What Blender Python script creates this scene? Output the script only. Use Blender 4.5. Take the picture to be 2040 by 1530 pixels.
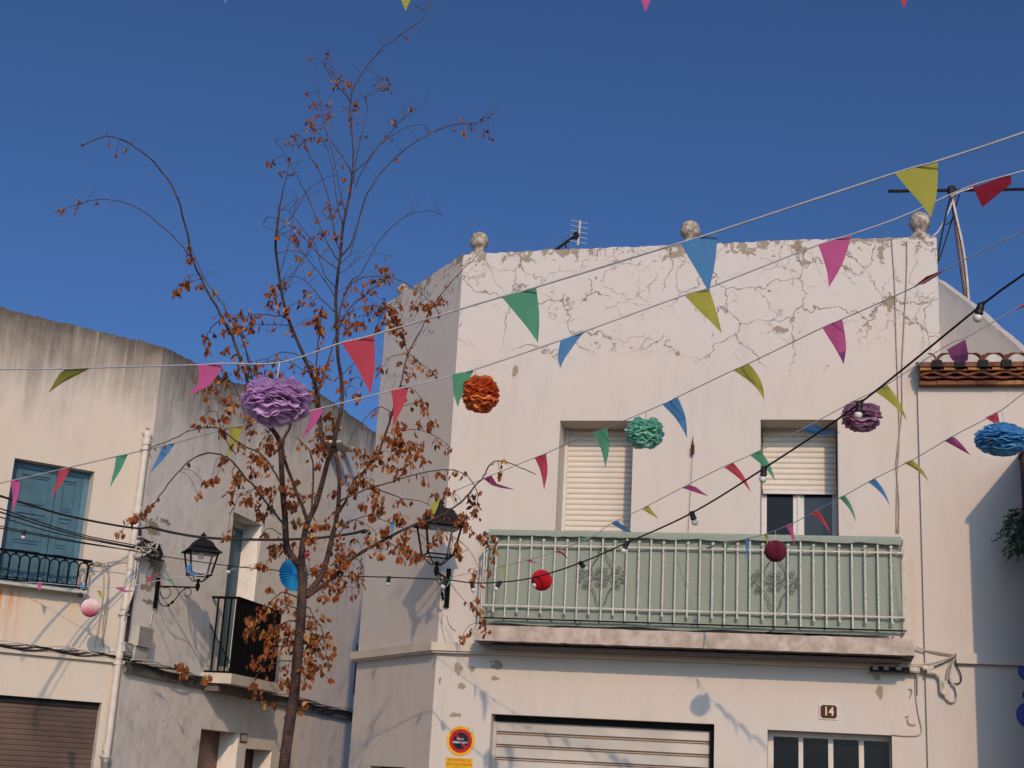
import bpy, math, random
from mathutils import Vector, Matrix, noise as mnoise
rad = math.radians
random.seed(7)
for _o in list(bpy.data.objects): bpy.data.objects.remove(_o)
SC = bpy.context.scene; COL = SC.collection

# ---------------------------------------------------------------- camera
FPX = 2764.0; PITCH = rad(15.89); ROLL = rad(3.2)
_f = Vector((0, math.cos(PITCH), math.sin(PITCH))); _u = Vector((0, -math.sin(PITCH), math.cos(PITCH))); _r = Vector((1, 0, 0))
CR = _r*math.cos(ROLL) + _u*math.sin(ROLL); CU = _u*math.cos(ROLL) - _r*math.sin(ROLL); CF = _f
CAMP = Vector((0, 0, 1.6))
cam = bpy.data.cameras.new('camera'); camo = bpy.data.objects.new('camera', cam); COL.objects.link(camo)
cam.sensor_width = 36; cam.lens = FPX/2040*36; cam.clip_end = 3000; cam.clip_start = .05
M = Matrix.Identity(4)
for i, a in enumerate((CR, CU, -CF)):
    for k in range(3): M[k][i] = a[k]
M.translation = CAMP; camo.matrix_world = M; SC.camera = camo

# ---------------------------------------------------------------- light
SAZ, SEL = rad(6.5), rad(26)
SDIR = Vector((math.sin(SAZ)*math.cos(SEL), -math.cos(SAZ)*math.cos(SEL), math.sin(SEL)))
W = bpy.data.worlds.new('World'); SC.world = W; W.use_nodes = True
nt = W.node_tree; bg = nt.nodes['Background']
sky = nt.nodes.new('ShaderNodeTexSky'); sky.sky_type = 'NISHITA'; sky.sun_disc = False
sky.sun_elevation = SEL; sky.sun_rotation = rad(173); sky.air_density = 0.5; sky.dust_density = 3.2; sky.ozone_density = 6.0; sky.altitude = 0
gm = nt.nodes.new('ShaderNodeGamma'); gm.inputs[1].default_value = 1.05
tn = nt.nodes.new('ShaderNodeMix'); tn.data_type = 'RGBA'; tn.blend_type = 'MULTIPLY'; tn.inputs[0].default_value = 1; tn.inputs[7].default_value = (.86, 1.03, 1.11, 1)
nt.links.new(sky.outputs[0], gm.inputs[0]); nt.links.new(gm.outputs[0], tn.inputs[6]); nt.links.new(tn.outputs[2], bg.inputs[0]); bg.inputs[1].default_value = 0.11
sl = bpy.data.lights.new('sun', 'SUN'); sl.energy = 2.45; sl.angle = rad(.6); sl.color = (1, .71, .47)
so = bpy.data.objects.new('sun', sl); COL.objects.link(so); so.rotation_euler = SDIR.to_track_quat('Z', 'Y').to_euler()
vs = SC.view_settings; SC.display_settings.display_device = 'sRGB'; vs.view_transform = 'Standard'; vs.look = 'None'; vs.exposure = -.04; vs.gamma = 1; vs.use_curve_mapping = False
SC.cycles.max_bounces = 6; SC.cycles.diffuse_bounces = 4

# ---------------------------------------------------------------- measuring helpers: photo pixel -> point on a real wall plane / at a real distance
def ray(x, y): return ((x-1020)*CR - (y-765)*CU)/FPX + CF
def at(x, y, Y): d = ray(x, y); return CAMP + d*(Y/d.y)
class Plane:
    def __init__(s, o, ang):
        d = Vector((math.sin(ang), math.cos(ang), 0))
        if d.x < 0: d = -d
        s.ux = d; s.n = Vector((d.y, -d.x, 0)); s.o = Vector((o[0], o[1], 0))
    def hit(s, x, y, w=0):
        d = ray(x, y); t = (s.o + s.n*w - CAMP).dot(s.n)/d.dot(s.n); return CAMP + d*t
    def uv(s, x, y, w=0):
        p = s.hit(x, y, w) - s.o; return p.dot(s.ux), p.z
    def P(s, u, v, w=0): return s.o + s.ux*u + s.n*w + Vector((0, 0, v))
aF, aB, aC, aS = rad(-77.75), rad(54.92), rad(-28.42), rad(13)
PF = Plane(at(1400, 1200, 13.8), aF)
_c = PF.hit(890, 1000); PC = Plane(_c, aC); PF.o = Vector((_c.x, _c.y, 0))
_b = at(300, 900, 16.0); PB = Plane(_b, aB); PS = Plane(_b, aS)

# ---------------------------------------------------------------- mesh builder
ORG = {}
class MB:
    def __init__(s): s.v = []; s.f = []; s.mi = []; s.attr = []
    def add(s, vs, fs, m=0, at=None):
        b = len(s.v); s.v += [Vector(p) for p in vs]; s.f += [tuple(b+i for i in f) for f in fs]; s.mi += [m]*len(fs)
        s.attr += (list(at) if at is not None else [0.0]*len(vs)); return s
    def box(s, pl, u0, u1, v0, v1, w0, w1, m=0):
        vs = [pl.P(u, v, w) for w in (w0, w1) for v in (v0, v1) for u in (u0, u1)]
        return s.add(vs, [(0,2,3,1),(4,5,7,6),(0,1,5,4),(2,6,7,3),(0,4,6,2),(1,3,7,5)], m)
    def hexa(s, a, b, m=0):   # two quads -> prism
        n = len(a); vs = list(a)+list(b)
        fs = [tuple(range(n))[::-1], tuple(range(n, 2*n))] + [(i, (i+1) % n, n+(i+1) % n, n+i) for i in range(n)]
        return s.add(vs, fs, m)
    def tube(s, pts, r, seg=6, m=0, cap=True, flat=None, twist=0):
        pts = [Vector(p) for p in pts]; n = len(pts)
        if n < 2: return s
        rs = r if isinstance(r, (list, tuple)) else [r]*n
        T = []
        for i in range(n):
            t = pts[min(i+1, n-1)] - pts[max(i-1, 0)]
            T.append(t.normalized() if t.length > 1e-9 else Vector((0, 0, 1)))
        ref = Vector((0, 0, 1)) if abs(T[0].z) < .9 else Vector((1, 0, 0))
        N = (ref - T[0]*ref.dot(T[0])).normalized(); b = len(s.v); vs = []
        for i in range(n):
            N = (N - T[i]*N.dot(T[i])); N = N.normalized() if N.length > 1e-9 else T[i].orthogonal().normalized()
            B = T[i].cross(N)
            for k in range(seg):
                a = 2*math.pi*(k+.5)/seg + twist*i
                x, y = math.cos(a)*rs[i], math.sin(a)*rs[i]
                if flat: y *= flat
                vs.append(pts[i] + N*x + B*y)
        fs = [(i*seg+k, i*seg+(k+1) % seg, (i+1)*seg+(k+1) % seg, (i+1)*seg+k) for i in range(n-1) for k in range(seg)]
        if cap: fs += [tuple(range(seg))[::-1], tuple((n-1)*seg+k for k in range(seg))]
        return s.add(vs, fs, m)
    def lathe(s, c, prof, seg=20, m=0, axis=None, squash=1):
        # prof: (radius, height) along axis from c
        ax = (axis or Vector((0, 0, 1))).normalized(); X = ax.orthogonal().normalized(); Y = ax.cross(X)
        vs = [c + ax*h + (X*math.cos(2*math.pi*k/seg) + Y*math.sin(2*math.pi*k/seg))*rr for rr, h in prof for k in range(seg)]
        n = len(prof)
        fs = [(i*seg+k, i*seg+(k+1) % seg, (i+1)*seg+(k+1) % seg, (i+1)*seg+k) for i in range(n-1) for k in range(seg)]
        fs += [tuple(range(seg))[::-1], tuple((n-1)*seg+k for k in range(seg))]
        return s.add(vs, fs, m)
    def ball(s, c, r, seg=14, rings=9, m=0):
        return s.lathe(Vector(c), [(max(r*math.sin(math.pi*i/rings), 1e-4), -r*math.cos(math.pi*i/rings)) for i in range(rings+1)], seg, m)
    def build(s, name, mats, parent=None, smooth=False, attr=None, org=None):
        o0 = ORG[parent.name] if parent is not None else (Vector(org) if org is not None else Vector((0, 0, 0)))
        me = bpy.data.meshes.new(name); me.from_pydata([p-o0 for p in s.v], [], s.f)
        for mm in (mats if isinstance(mats, (list, tuple)) else [mats]): me.materials.append(mm)
        me.polygons.foreach_set('material_index', s.mi)
        if smooth: me.polygons.foreach_set('use_smooth', [True]*len(s.f))
        if attr:
            a = me.attributes.new(attr, 'FLOAT', 'POINT'); a.data.foreach_set('value', s.attr)
        me.update(); o = bpy.data.objects.new(name, me); COL.objects.link(o); ORG[o.name] = o0
        if parent is not None: o.parent = parent
        else: o.location = o0
        return o
def thing(name, label, cat, loc, group=None):
    o = bpy.data.objects.new(name, None); COL.objects.link(o); o.location = loc; o.empty_display_size = .2
    ORG[o.name] = Vector(loc); tag(o, label, cat, group); return o
def tag(o, label, cat, group=None):
    o['label'] = label; o['category'] = cat
    if group: o['group'] = group
    return o
def sub(o, parent): return o
def spline(pts, n=8):
    # Catmull-Rom through tuples of any size
    out = []; L = len(pts)
    for i in range(L-1):
        p0, p1, p2, p3 = pts[max(i-1, 0)], pts[i], pts[i+1], pts[min(i+2, L-1)]
        for k in range(n):
            t = k/n
            out.append(tuple(.5*((2*b)+(-a+c)*t+(2*a-5*b+4*c-d)*t*t+(-a+3*b-3*c+d)*t*t*t) for a, b, c, d in zip(p0, p1, p2, p3)))
    out.append(tuple(pts[-1])); return out
def lerp(a, b, t): return a+(b-a)*t

# ---------------------------------------------------------------- materials
class NT:
    def __init__(s, m): s.t = m.node_tree; s.L = s.t.links
    def n(s, typ, **kw):
        x = s.t.nodes.new(typ)
        for k, v in kw.items(): setattr(x, k, v)
        return x
    def link(s, a, b): s.L.new(a, b)
    def math(s, op, a, b=None, clamp=False):
        x = s.n('ShaderNodeMath', operation=op, use_clamp=clamp)
        for i, q in enumerate((a, b)):
            if q is None: continue
            if isinstance(q, (int, float)): x.inputs[i].default_value = q
            else: s.link(q, x.inputs[i])
        return x.outputs[0]
    def noise(s, vec, scale, detail=4, rough=.55, dist=0):
        x = s.n('ShaderNodeTexNoise'); s.link(vec, x.inputs['Vector']); x.inputs['Scale'].default_value = scale
        x.inputs['Detail'].default_value = detail; x.inputs['Roughness'].default_value = rough; x.inputs['Distortion'].default_value = dist
        return x.outputs[0]
    def ramp(s, f, a, b, lo=0., hi=1.):
        x = s.n('ShaderNodeMapRange'); x.interpolation_type = 'SMOOTHSTEP'; s.link(f, x.inputs[0])
        x.inputs[1].default_value = a; x.inputs[2].default_value = b; x.inputs[3].default_value = lo; x.inputs[4].default_value = hi
        return x.outputs[0]
    def mix(s, f, a, b):
        x = s.n('ShaderNodeMix', data_type='RGBA')
        if isinstance(f, (int, float)): x.inputs[0].default_value = f
        else: s.link(f, x.inputs[0])
        for i, q in ((6, a), (7, b)):
            if isinstance(q, tuple): x.inputs[i].default_value = (*q, 1)
            else: s.link(q, x.inputs[i])
        return x.outputs[2]
    def vmul(s, vec, sc):
        x = s.n('ShaderNodeMapping'); s.link(vec, x.inputs[0]); x.inputs['Scale'].default_value = sc; return x.outputs[0]
def newmat(name, col, rough=.6, metal=0, spec=.3, trans=0):
    m = bpy.data.materials.new(name); m.use_nodes = True; b = m.node_tree.nodes['Principled BSDF']
    b.inputs['Base Color'].default_value = (*col, 1); b.inputs['Roughness'].default_value = rough
    b.inputs['Metallic'].default_value = metal; b.inputs['Specular IOR Level'].default_value = spec
    return m, NT(m), b
def bump(N, b, h, strength=.4, dist=.01):
    x = N.n('ShaderNodeBump'); x.inputs['Strength'].default_value = strength; x.inputs['Distance'].default_value = dist
    N.link(h, x.inputs['Height']); N.link(x.outputs[0], b.inputs['Normal'])
def simple(name, col, rough=.6, metal=0, spec=.3, var=.25, sc=8, bm=.25, bsc=40, dirt=None):
    m, N, b = newmat(name, col, rough, metal, spec); g = N.n('ShaderNodeNewGeometry').outputs['Position']
    f = N.noise(g, sc, 5); f2 = N.ramp(f, .3, .7)
    c2 = tuple(c*(1-var) for c in col) if dirt is None else dirt
    N.link(N.mix(f2, col, c2), b.inputs['Base Color'])
    if bm: bump(N, b, N.noise(g, bsc, 3), bm, .004)
    return m
def sheet(name, col, transl=.3, rough=.8, var=.15):   # thin paper / film that lets light through
    m, N, b = newmat(name, col, rough, 0, .2); g = N.n('ShaderNodeNewGeometry').outputs['Position']
    c = N.mix(N.noise(g, 14, 3), col, tuple(x*(1-var*2) for x in col)); N.link(c, b.inputs['Base Color'])
    bump(N, b, N.noise(g, 7, 3), .35, .03)
    t = N.n('ShaderNodeBsdfTranslucent'); N.link(c, t.inputs[0]); mx = N.n('ShaderNodeMixShader'); mx.inputs[0].default_value = transl
    N.link(b.outputs[0], mx.inputs[1]); N.link(t.outputs[0], mx.inputs[2]); N.link(mx.outputs[0], N.t.nodes['Material Output'].inputs[0])
    return m
def plaster(name, base, warm, crack=False, streak=0., dirt=(.17, .15, .125), rough_wall=.5, spots=.0, grime=0., stain=None, blobs=None):
    m, N, b = newmat(name, base, .9, 0, .15); g = N.n('ShaderNodeNewGeometry').outputs['Position']
    sep = N.n('ShaderNodeSeparateXYZ'); N.link(g, sep.inputs[0])
    td = N.n('ShaderNodeAttribute', attribute_name='topd').outputs['Fac']
    c = N.mix(N.ramp(N.noise(g, .7, 4), .35, .68), base, warm)
    c = N.mix(N.math('MULTIPLY', N.ramp(N.noise(N.vmul(g, (3, 3, .6)), 1.6, 6, .65),   .48, .76), .30), c, tuple(x*.72 for x in base))
    h = N.math('ADD', N.math('MULTIPLY', N.noise(g, 2.5, 3), .7), N.math('MULTIPLY', N.noise(g, 38, 4), .12))
    if streak > 0:
        st = N.noise(N.vmul(g, (4.5, 4.5, .4)), 1.5, 8, .74, .3); big = N.noise(g, 1.3, 4)
        edge = N.math('ADD', N.math('MULTIPLY', st, 1.15), N.math('MULTIPLY', big, .9))     # how far each run reaches down
        reach = N.math('MULTIPLY', edge, 1.0)
        f = N.ramp(N.math('SUBTRACT', N.math('MULTIPLY', reach, 1.25), N.math('MULTIPLY', td, 1.0)), .0, 1.45)
        f = N.math('MULTIPLY', f, streak); c = N.mix(f, c, dirt)
        f3 = N.ramp(N.math('ADD', td, N.math('MULTIPLY', N.noise(g, 9, 4), .25)), .32, .08)
        c = N.mix(N.math('MULTIPLY', f3, streak*.8), c, tuple(x*.65 for x in dirt))
        # pale lime runs between the dark ones
        f4 = N.math('MULTIPLY', N.ramp(N.noise(N.vmul(g, (16, 16, .5)), 1.2, 3), .56, .72), N.ramp(td, 2.2, .3))
        c = N.mix(N.math('MULTIPLY', f4, .3), c, tuple(min(1, x*1.0) for x in base))
    if grime > 0:
        f5 = N.ramp(N.noise(g, 3.2, 7, .72), .5, .74); c = N.mix(N.math('MULTIPLY', f5, grime), c, dirt)
    if spots > 0:
        f6 = N.ramp(N.noise(g, 6.5, 5, .6, .6), .695, .715); f6b = N.ramp(N.noise(g, .8, 2), .5, .6)
        f6 = N.math('MULTIPLY', N.math('MULTIPLY', f6, f6b), spots); c = N.mix(f6, c, (.30, .235, .165)); h = N.math('SUBTRACT', h, N.math('MULTIPLY', f6, .8))
    if crack:
        dn = N.n('ShaderNodeTexNoise'); N.link(g, dn.inputs['Vector']); dn.inputs['Scale'].default_value = 3.2; dn.inputs['Detail'].default_value = 6; dn.inputs['Roughness'].default_value = .6
        mp = N.n('ShaderNodeVectorMath', operation='MULTIPLY_ADD'); N.link(dn.outputs['Color'], mp.inputs[0]); mp.inputs[1].default_value = (.42, .42, .42); N.link(g, mp.inputs[2])
        masks = None
        def vor(scale, wid, soft):
            v = N.n('ShaderNodeTexVoronoi', feature='DISTANCE_TO_EDGE'); N.link(mp.outputs[0], v.inputs['Vector']); v.inputs['Scale'].default_value = scale
            return N.ramp(v.outputs['Distance'], wid+soft, wid)
        top = N.ramp(N.math('ADD', td, N.math('MULTIPLY', N.noise(g, .9, 2), 1.1)), 1.95, 1.55)
        c1 = N.math('MULTIPLY', vor(1.55, .0045, .006), N.ramp(N.noise(g, 1.5, 2), .42, .47))
        c2 = N.math('MULTIPLY', vor(3.1, .006, .008), N.ramp(N.noise(g, 1.6, 2), .49, .54))
        cr = N.math('MULTIPLY', N.math('MAXIMUM', c1, N.math('MULTIPLY', c2, .6)), top)
        # flaked patches: along the top edge and scattered
        fl = N.noise(g, 7, 8, .66, .5); thr = N.ramp(td, .02, .30, .17, .0)
        fp = N.ramp(N.math('ADD', fl, thr), .675, .69)
        fs = N.math('MULTIPLY', N.ramp(N.noise(g, 19, 6, .72, .4), .655, .67), N.math('MULTIPLY', top, N.ramp(N.noise(g, 1.4, 3), .48, .58)))
        fp = N.math('MULTIPLY', fp, N.ramp(td, 1.5, 1.1))
        fx = N.math('MAXIMUM', fp, fs)
        c = N.mix(N.math('MULTIPLY', N.ramp(td, 2.2, .4), .45), c, (.57, .53, .51))
        c = N.mix(N.math('MULTIPLY', cr, .78), c, (.16, .12, .085)); c = N.mix(N.math('MULTIPLY', fx, .8), c, (.235, .18, .12))
        h = N.math('SUBTRACT', h, N.math('ADD', cr, fx))
    if stain:
        for (cx, cz, hw, hh, colr, amt) in stain:
            dx = N.math('ABSOLUTE', N.math('SUBTRACT', sep.outputs[0], cx)); dz = N.math('SUBTRACT', cz, sep.outputs[2])
            f = N.math('MULTIPLY', N.ramp(dx, hw, 0), N.ramp(dz, hh, 0)); f = N.math('MULTIPLY', f, N.ramp(dz, -.02, .02))
            f = N.math('MULTIPLY', f, N.ramp(N.noise(N.vmul(g, (9, 9, .8)), 2, 5), .32, .62)); c = N.mix(N.math('MULTIPLY', f, amt), c, colr)
    if blobs:      # single flaked patches where the paint has come off
        nz = N.math('MULTIPLY', N.math('SUBTRACT', N.noise(g, 13, 6, .7, .6), .5), 4.2); allm = None
        for (cx, cz, rx, rz) in blobs:
            dx = N.math('DIVIDE', N.math('SUBTRACT', sep.outputs[0], cx), rx); dz = N.math('DIVIDE', N.math('SUBTRACT', sep.outputs[2], cz), rz)
            d = N.math('ADD', N.math('SQRT', N.math('ADD', N.math('MULTIPLY', dx, dx), N.math('MULTIPLY', dz, dz))), nz)
            mk = N.ramp(d, .86, .80); allm = mk if allm is None else N.math('MAXIMUM', allm, mk)
        c = N.mix(N.math('MULTIPLY', allm, .85), c, (.25, .19, .12)); h = N.math('SUBTRACT', h, allm)
    N.link(c, b.inputs['Base Color']); bump(N, b, h, rough_wall, .03)
    return m
def BL(pl, l): return [(pl.hit(x, y).x, pl.hit(x, y).z, rx*pl.hit(x, y).y/FPX, rz*pl.hit(x, y).y/FPX) for x, y, rx, rz in l]
_sx = PB.hit(8, 1180)
M_main = plaster('white_cracked_plaster', (.53, .478, .425), (.54, .468, .395), crack=True, spots=.8, blobs=BL(PF, [(912, 1332, 7, 13), (942, 1333, 5, 6), (990, 1326, 12, 8), (919, 1370, 8, 11), (986, 1352, 8, 4), (1747, 1350, 8, 9), (1752, 1376, 6, 14), (1555, 657, 17, 7), (1772, 606, 11, 24), (1026, 740, 7, 17), (905, 1425, 12, 5), (1350, 705, 4, 4), (876, 1356, 3, 9), (1756, 505, 9, 20)]))
M_mainlow = M_main
M_left = plaster('weathered_cream_plaster', (.55, .485, .41), (.565, .485, .385), streak=.97, dirt=(.125, .105, .085), stain=[(_sx.x, _sx.z+.03, .26, .85, (.56, .22, .03), 1.0), (_sx.x+.62, _sx.z, .10, .95, (.60, .40, .16), .6), (_sx.x+.28, _sx.z, .10, .6, (.62, .44, .2), .5)])
M_leftside = plaster('grey_weathered_plaster', (.74, .68, .61), (.70, .64, .56), streak=.9, dirt=(.13, .115, .095), grime=.3, rough_wall=.9, spots=.5, blobs=BL(PS, [(313, 1120, 8, 26), (306, 1160, 7, 12), (292, 1170, 6, 7), (306, 1050, 7, 18), (300, 1200, 7, 6), (395, 760, 8, 12), (330, 1040, 5, 6), (440, 800, 8, 10)]))
M_neigh = plaster('smooth_white_plaster', (.53, .475, .425), (.535, .465, .40), rough_wall=.3)
M_gable = plaster('grey_streaked_plaster', (.66, .63, .59), (.62, .58, .54), streak=.3, rough_wall=.4)
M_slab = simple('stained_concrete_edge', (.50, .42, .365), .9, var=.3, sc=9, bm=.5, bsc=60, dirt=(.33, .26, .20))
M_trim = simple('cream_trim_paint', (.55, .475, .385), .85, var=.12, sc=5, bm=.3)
M_under = simple('weathered_shaded_underside', (.16, .12, .105), .9)  # weathered brown-grey, darkened further so the colour holds the shade under balconies
M_conc = simple('roof_concrete', (.4, .37, .33), .95)
M_white = simple('white_painted_iron', (.54, .515, .44), .55, 0, .3, var=.32, sc=38, bm=.3)
M_pvc = simple('white_pvc', (.58, .52, .44), .45, 0, .4, var=.12, sc=9, bm=.1)
M_frame = simple('white_window_frame', (.56, .53, .48), .4, 0, .4, var=.1)
M_shutter = simple('cream_roller_shutter', (.60, .53, .44), .5, 0, .4, var=.08, sc=4, bm=.05)
M_groove = simple('brown_groove', (.20, .13, .07), .7, var=.4)  # brown lines between the roller door slats
M_gar = simple('aluminium_roller_door', (.52, .465, .40), .5, .1, .4, var=.22, sc=2.2, bm=.3, bsc=7)
M_dark = simple('dark_recess', (.012, .011, .011), .8, bm=0)
M_black = simple('black_iron', (.004, .0035, .0035), .7, 0, .08, var=.3, bm=.2)
M_lampm = simple('dark_grey_lamp_metal', (.009, .009, .011), .55, 0, .2, var=.3, bm=.15)
M_cable = simple('black_cable_sheath', (.014, .013, .014), .5, bm=0)
M_cableg = simple('grey_tan_cable', (.42, .35, .28), .6, bm=0)
M_cablew = simple('dirty_white_cable', (.62, .55, .46), .6, var=.35, sc=30, bm=0)
M_rope = simple('white_rope', (.6, .55, .5), .8, bm=0)
M_greyp = simple('grey_plastic', (.46, .44, .38), .5, var=.15)
M_ball = simple('weathered_stone', (.50, .44, .37), .9, var=.5, sc=22, bm=.7, bsc=50, dirt=(.17, .13, .09))
M_blue = simple('blue_painted_wood', (.06, .135, .175), .6, var=.22, sc=6, bm=.2)
M_bluef = simple('blue_painted_frame', (.08, .18, .235), .6, var=.2, sc=6, bm=.2)
M_blued = simple('deep_blue_reveal', (.03, .06, .14), .7, var=.3)
M_brown = simple('brown_roller_door', (.115, .075, .055), .5, 0, .4, var=.35, sc=2, bm=.15)
M_wood = simple('varnished_brown_wood', (.16, .05, .02), .35, 0, .5, var=.6, sc=5, bm=.2)
M_tile = simple('red_clay_tile', (.21, .075, .038), .85, var=.5, sc=6, bm=.4, dirt=(.07, .026, .017))
M_tile2 = simple('ochre_clay_tile', (.34, .16, .06), .85, var=.45, sc=9, bm=.4)
M_mortar = simple('white_mortar', (.54, .50, .45), .9, bm=.3)
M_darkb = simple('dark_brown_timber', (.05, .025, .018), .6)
M_cloth = sheet('pale_green_screen_cloth', (.275, .315, .255), .10, .85, .06)
M_bluesign = simple('blue_enamel', (.008, .03, .30), .3, 0, .5, var=.1, bm=0)
M_plate = simple('glazed_white_tile', (.6, .54, .46), .35, 0, .5, var=.1, bm=0)
M_plateb = simple('glazed_brown_tile', (.085, .034, .012), .6, 0, .1, var=.2, bm=0)
M_syel = simple('yellow_sign_paint', (.72, .36, .008), .45, var=.12, bm=0)
M_sred = simple('red_sign_paint', (.42, .008, .012), .4, var=.12, bm=0)
M_sblk = simple('black_sign_paint', (.010, .010, .012), .4, var=.1, bm=0)
M_swht = simple('white_sign_paint', (.78, .78, .8), .4, bm=0)
M_sbrn = simple('brown_sign_lettering', (.30, .10, .01), .5, bm=0)
M_ground = simple('stone_paving', (.20, .18, .155), .85, var=.3, sc=1.5, bm=.4)
M_bulb = simple('frosted_white_bulb', (.55, .55, .50), .2, 0, .6, var=.05, bm=0)
m, N, b = newmat('dark_window_glass', (.006, .007, .009), .08, 0, .18); M_glass = m
m, N, b = newmat('lamp_glass', (.6, .62, .62), .15, 0, .3); t = N.n('ShaderNodeBsdfTransparent'); mx = N.n('ShaderNodeMixShader'); mx.inputs[0].default_value = .90
N.link(b.outputs[0], mx.inputs[1]); N.link(t.outputs[0], mx.inputs[2]); N.link(mx.outputs[0], N.t.nodes['Material Output'].inputs[0]); M_lglass = m
# bark: brown, greyer and patchy
m, N, b = newmat('brown_bark', (.10, .06, .045), .85, 0, .2); g = N.n('ShaderNodeNewGeometry').outputs['Position']
f = N.ramp(N.noise(N.vmul(g, (1, 1, .5)), 9, 6, .7), .35, .68); N.link(N.mix(f, (.085, .05, .038), (.016, .010, .009)), b.inputs['Base Color'])
bump(N, b, N.noise(N.vmul(g, (1, 1, 3)), 22, 5), .8, .02); M_bark = m
M_twig = simple('thin_twig_bark', (.075, .043, .034), .7, var=.3, bm=0)
# dry leaves
m, N, b = newmat('dry_rust_leaf', (.3, .1, .03), .7, 0, .2); oi = N.n('ShaderNodeNewGeometry')
f = N.math('FRACT', N.math('MULTIPLY', oi.outputs['Random Per Island'], 7.3))
c = N.mix(oi.outputs['Random Per Island'], (.33, .095, .022), (.17, .042, .014)); c = N.mix(N.ramp(f, .78, .95), c, (.42, .21, .06)); c = N.mix(N.ramp(f, .22, .02), c, (.10, .028, .014))
N.link(c, b.inputs['Base Color']); t = N.n('ShaderNodeBsdfTranslucent'); N.link(c, t.inputs[0]); mx = N.n('ShaderNodeMixShader'); mx.inputs[0].default_value = .22
N.link(b.outputs[0], mx.inputs[1]); N.link(t.outputs[0], mx.inputs[2]); N.link(mx.outputs[0], N.t.nodes['Material Output'].inputs[0]); M_leaf = m
M_green = simple('dark_green_leaf', (.035, .075, .03), .6, var=.4, bm=0)
FLAG = {k: sheet(k+'_pennant_film', c, .42, var=.08) for k, c in dict(yellow=(.42, .40, .07), green=(.10, .34, .20), blue=(.09, .26, .50), pink=(.56, .11, .28), red=(.54, .07, .10), crimson=(.42, .03, .06), purple=(.44, .12, .28)).items()}
M_tape = simple('white_bunting_tape', (.46, .45, .46), .8, bm=0)
# ---------------------------------------------------------------- setting: the ground
gb = MB(); gb.add([(-400, -400, 0), (400, -400, 0), (400, 400, 0), (-400, 400, 0)], [(0, 1, 2, 3)])
g = gb.build('ground', M_ground); g['kind'] = 'structure'

def wall(mb, pl, u0, u1, top, vb, holes, m=0, jag=.012, step=.12, capd=.22, wofs=0.0):
    """wall face with rectangular recesses (u0,u1,v0,v1,depth[,u-skew]); top is a function of u"""
    us = {round(u0, 4), round(u1, 4)}; n = max(2, int((u1-u0)/step))
    for i in range(1, n): us.add(round(lerp(u0, u1, i/n), 4))
    for h in holes: us |= {round(h[0], 4), round(h[1], 4)}
    us = sorted(us); us = [u for i, u in enumerate(us) if i == 0 or u-us[i-1] > 1e-3]
    vset = {vb}
    for h in holes: vset |= {max(h[2], vb), h[3]}
    mt = min(top(u) for u in us) - .05
    v = vb
    while v < mt-.6: v += .5; vset.add(round(v, 3))
    vs = sorted(x for x in vset if x < mt)
    tops = [top(u) + (random.uniform(-1, .6)*jag + .6*jag*mnoise.noise((u*5, 1, 2))) for u in us]
    cols = []
    for i, u in enumerate(us):
        cols.append([(pl.P(u, v, wofs), top(u)-v) for v in vs] + [(pl.P(u, tops[i], wofs), 0)])
    nv = len(vs)+1; V = [p for c in cols for p, _ in c]; A = [a for c in cols for _, a in c]; F = []
    for i in range(len(us)-1):
        for j in range(nv-1):
            uc = (us[i]+us[i+1])/2; vc = (vs[j]+(vs[j+1] if j+1 < len(vs) else tops[i]))/2
            if any(h[0] < uc < h[1] and h[2] < vc < h[3] for h in holes): continue
            F.append((i*nv+j, (i+1)*nv+j, (i+1)*nv+j+1, i*nv+j+1))
    mb.add(V, F, m, A)
    for h in holes:
        a, b2, c, d, dp = h[:5]; c = max(c, vb); q = lambda u, v, w: pl.P(u, v, w+wofs)
        fr = [q(a, c, 0), q(b2, c, 0), q(b2, d, 0), q(a, d, 0)]; bk = [q(a, c, -dp), q(b2, c, -dp), q(b2, d, -dp), q(a, d, -dp)]
        mb.add(fr+bk, [(0, 1, 5, 4), (1, 2, 6, 5), (2, 3, 7, 6), (3, 0, 4, 7)], m, [3.0]*8)
    # top of the parapet and its back
    b = len(us); V = []
    for i, u in enumerate(us): V += [pl.P(u, tops[i], wofs), pl.P(u, tops[i], wofs-capd), pl.P(u, tops[i]-.7, wofs-capd)]
    F = []
    for i in range(b-1):
        F += [(i*3, (i+1)*3, (i+1)*3+1, i*3+1), (i*3+1, (i+1)*3+1, (i+1)*3+2, i*3+2)]
    mb.add(V, F, m, [0]*len(V))
def pw(pts):
    def f(u):
        if u <= pts[0][0]: return pts[0][1]
        for (a, b), (c, d) in zip(pts, pts[1:]):
            if u <= c: return lerp(b, d, (u-a)/max(c-a, 1e-6))
        return pts[-1][1]
    return f

# ================================================================ the cracked corner house
corner_house = thing('corner_house', 'white corner house with cracked parapet, stone balls and green screened balcony', 'house', PF.P(2.5, 0, 0))
uR = PF.uv(1866, 471)[0]
topF = pw([PF.uv(923, 506), PF.uv(1100, 497), PF.uv(1355, 487), PF.uv(1600, 477), PF.uv(1800, 472), (uR, PF.uv(1866, 471)[1])])
topF0 = topF
topF = lambda u: topF0(max(u, PF.uv(923, 506)[0]))
u0F = 0.0
def rect(pl, x0, y0, x1, y1, w=0):
    a = pl.uv(x0, y0, w); b = pl.uv(x1, y1, w); return a[0], b[0], b[1], a[1]
zslab = PF.uv(1400, 1262, .42)[1]
w1 = (PF.uv(1115, 860)[0], PF.uv(1262, 860)[0], zslab, PF.uv(1190, 838)[1], .46)
w2 = (PF.uv(1515, 860)[0], PF.uv(1669, 860)[0], zslab, PF.uv(1590, 836)[1], .46)
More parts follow.
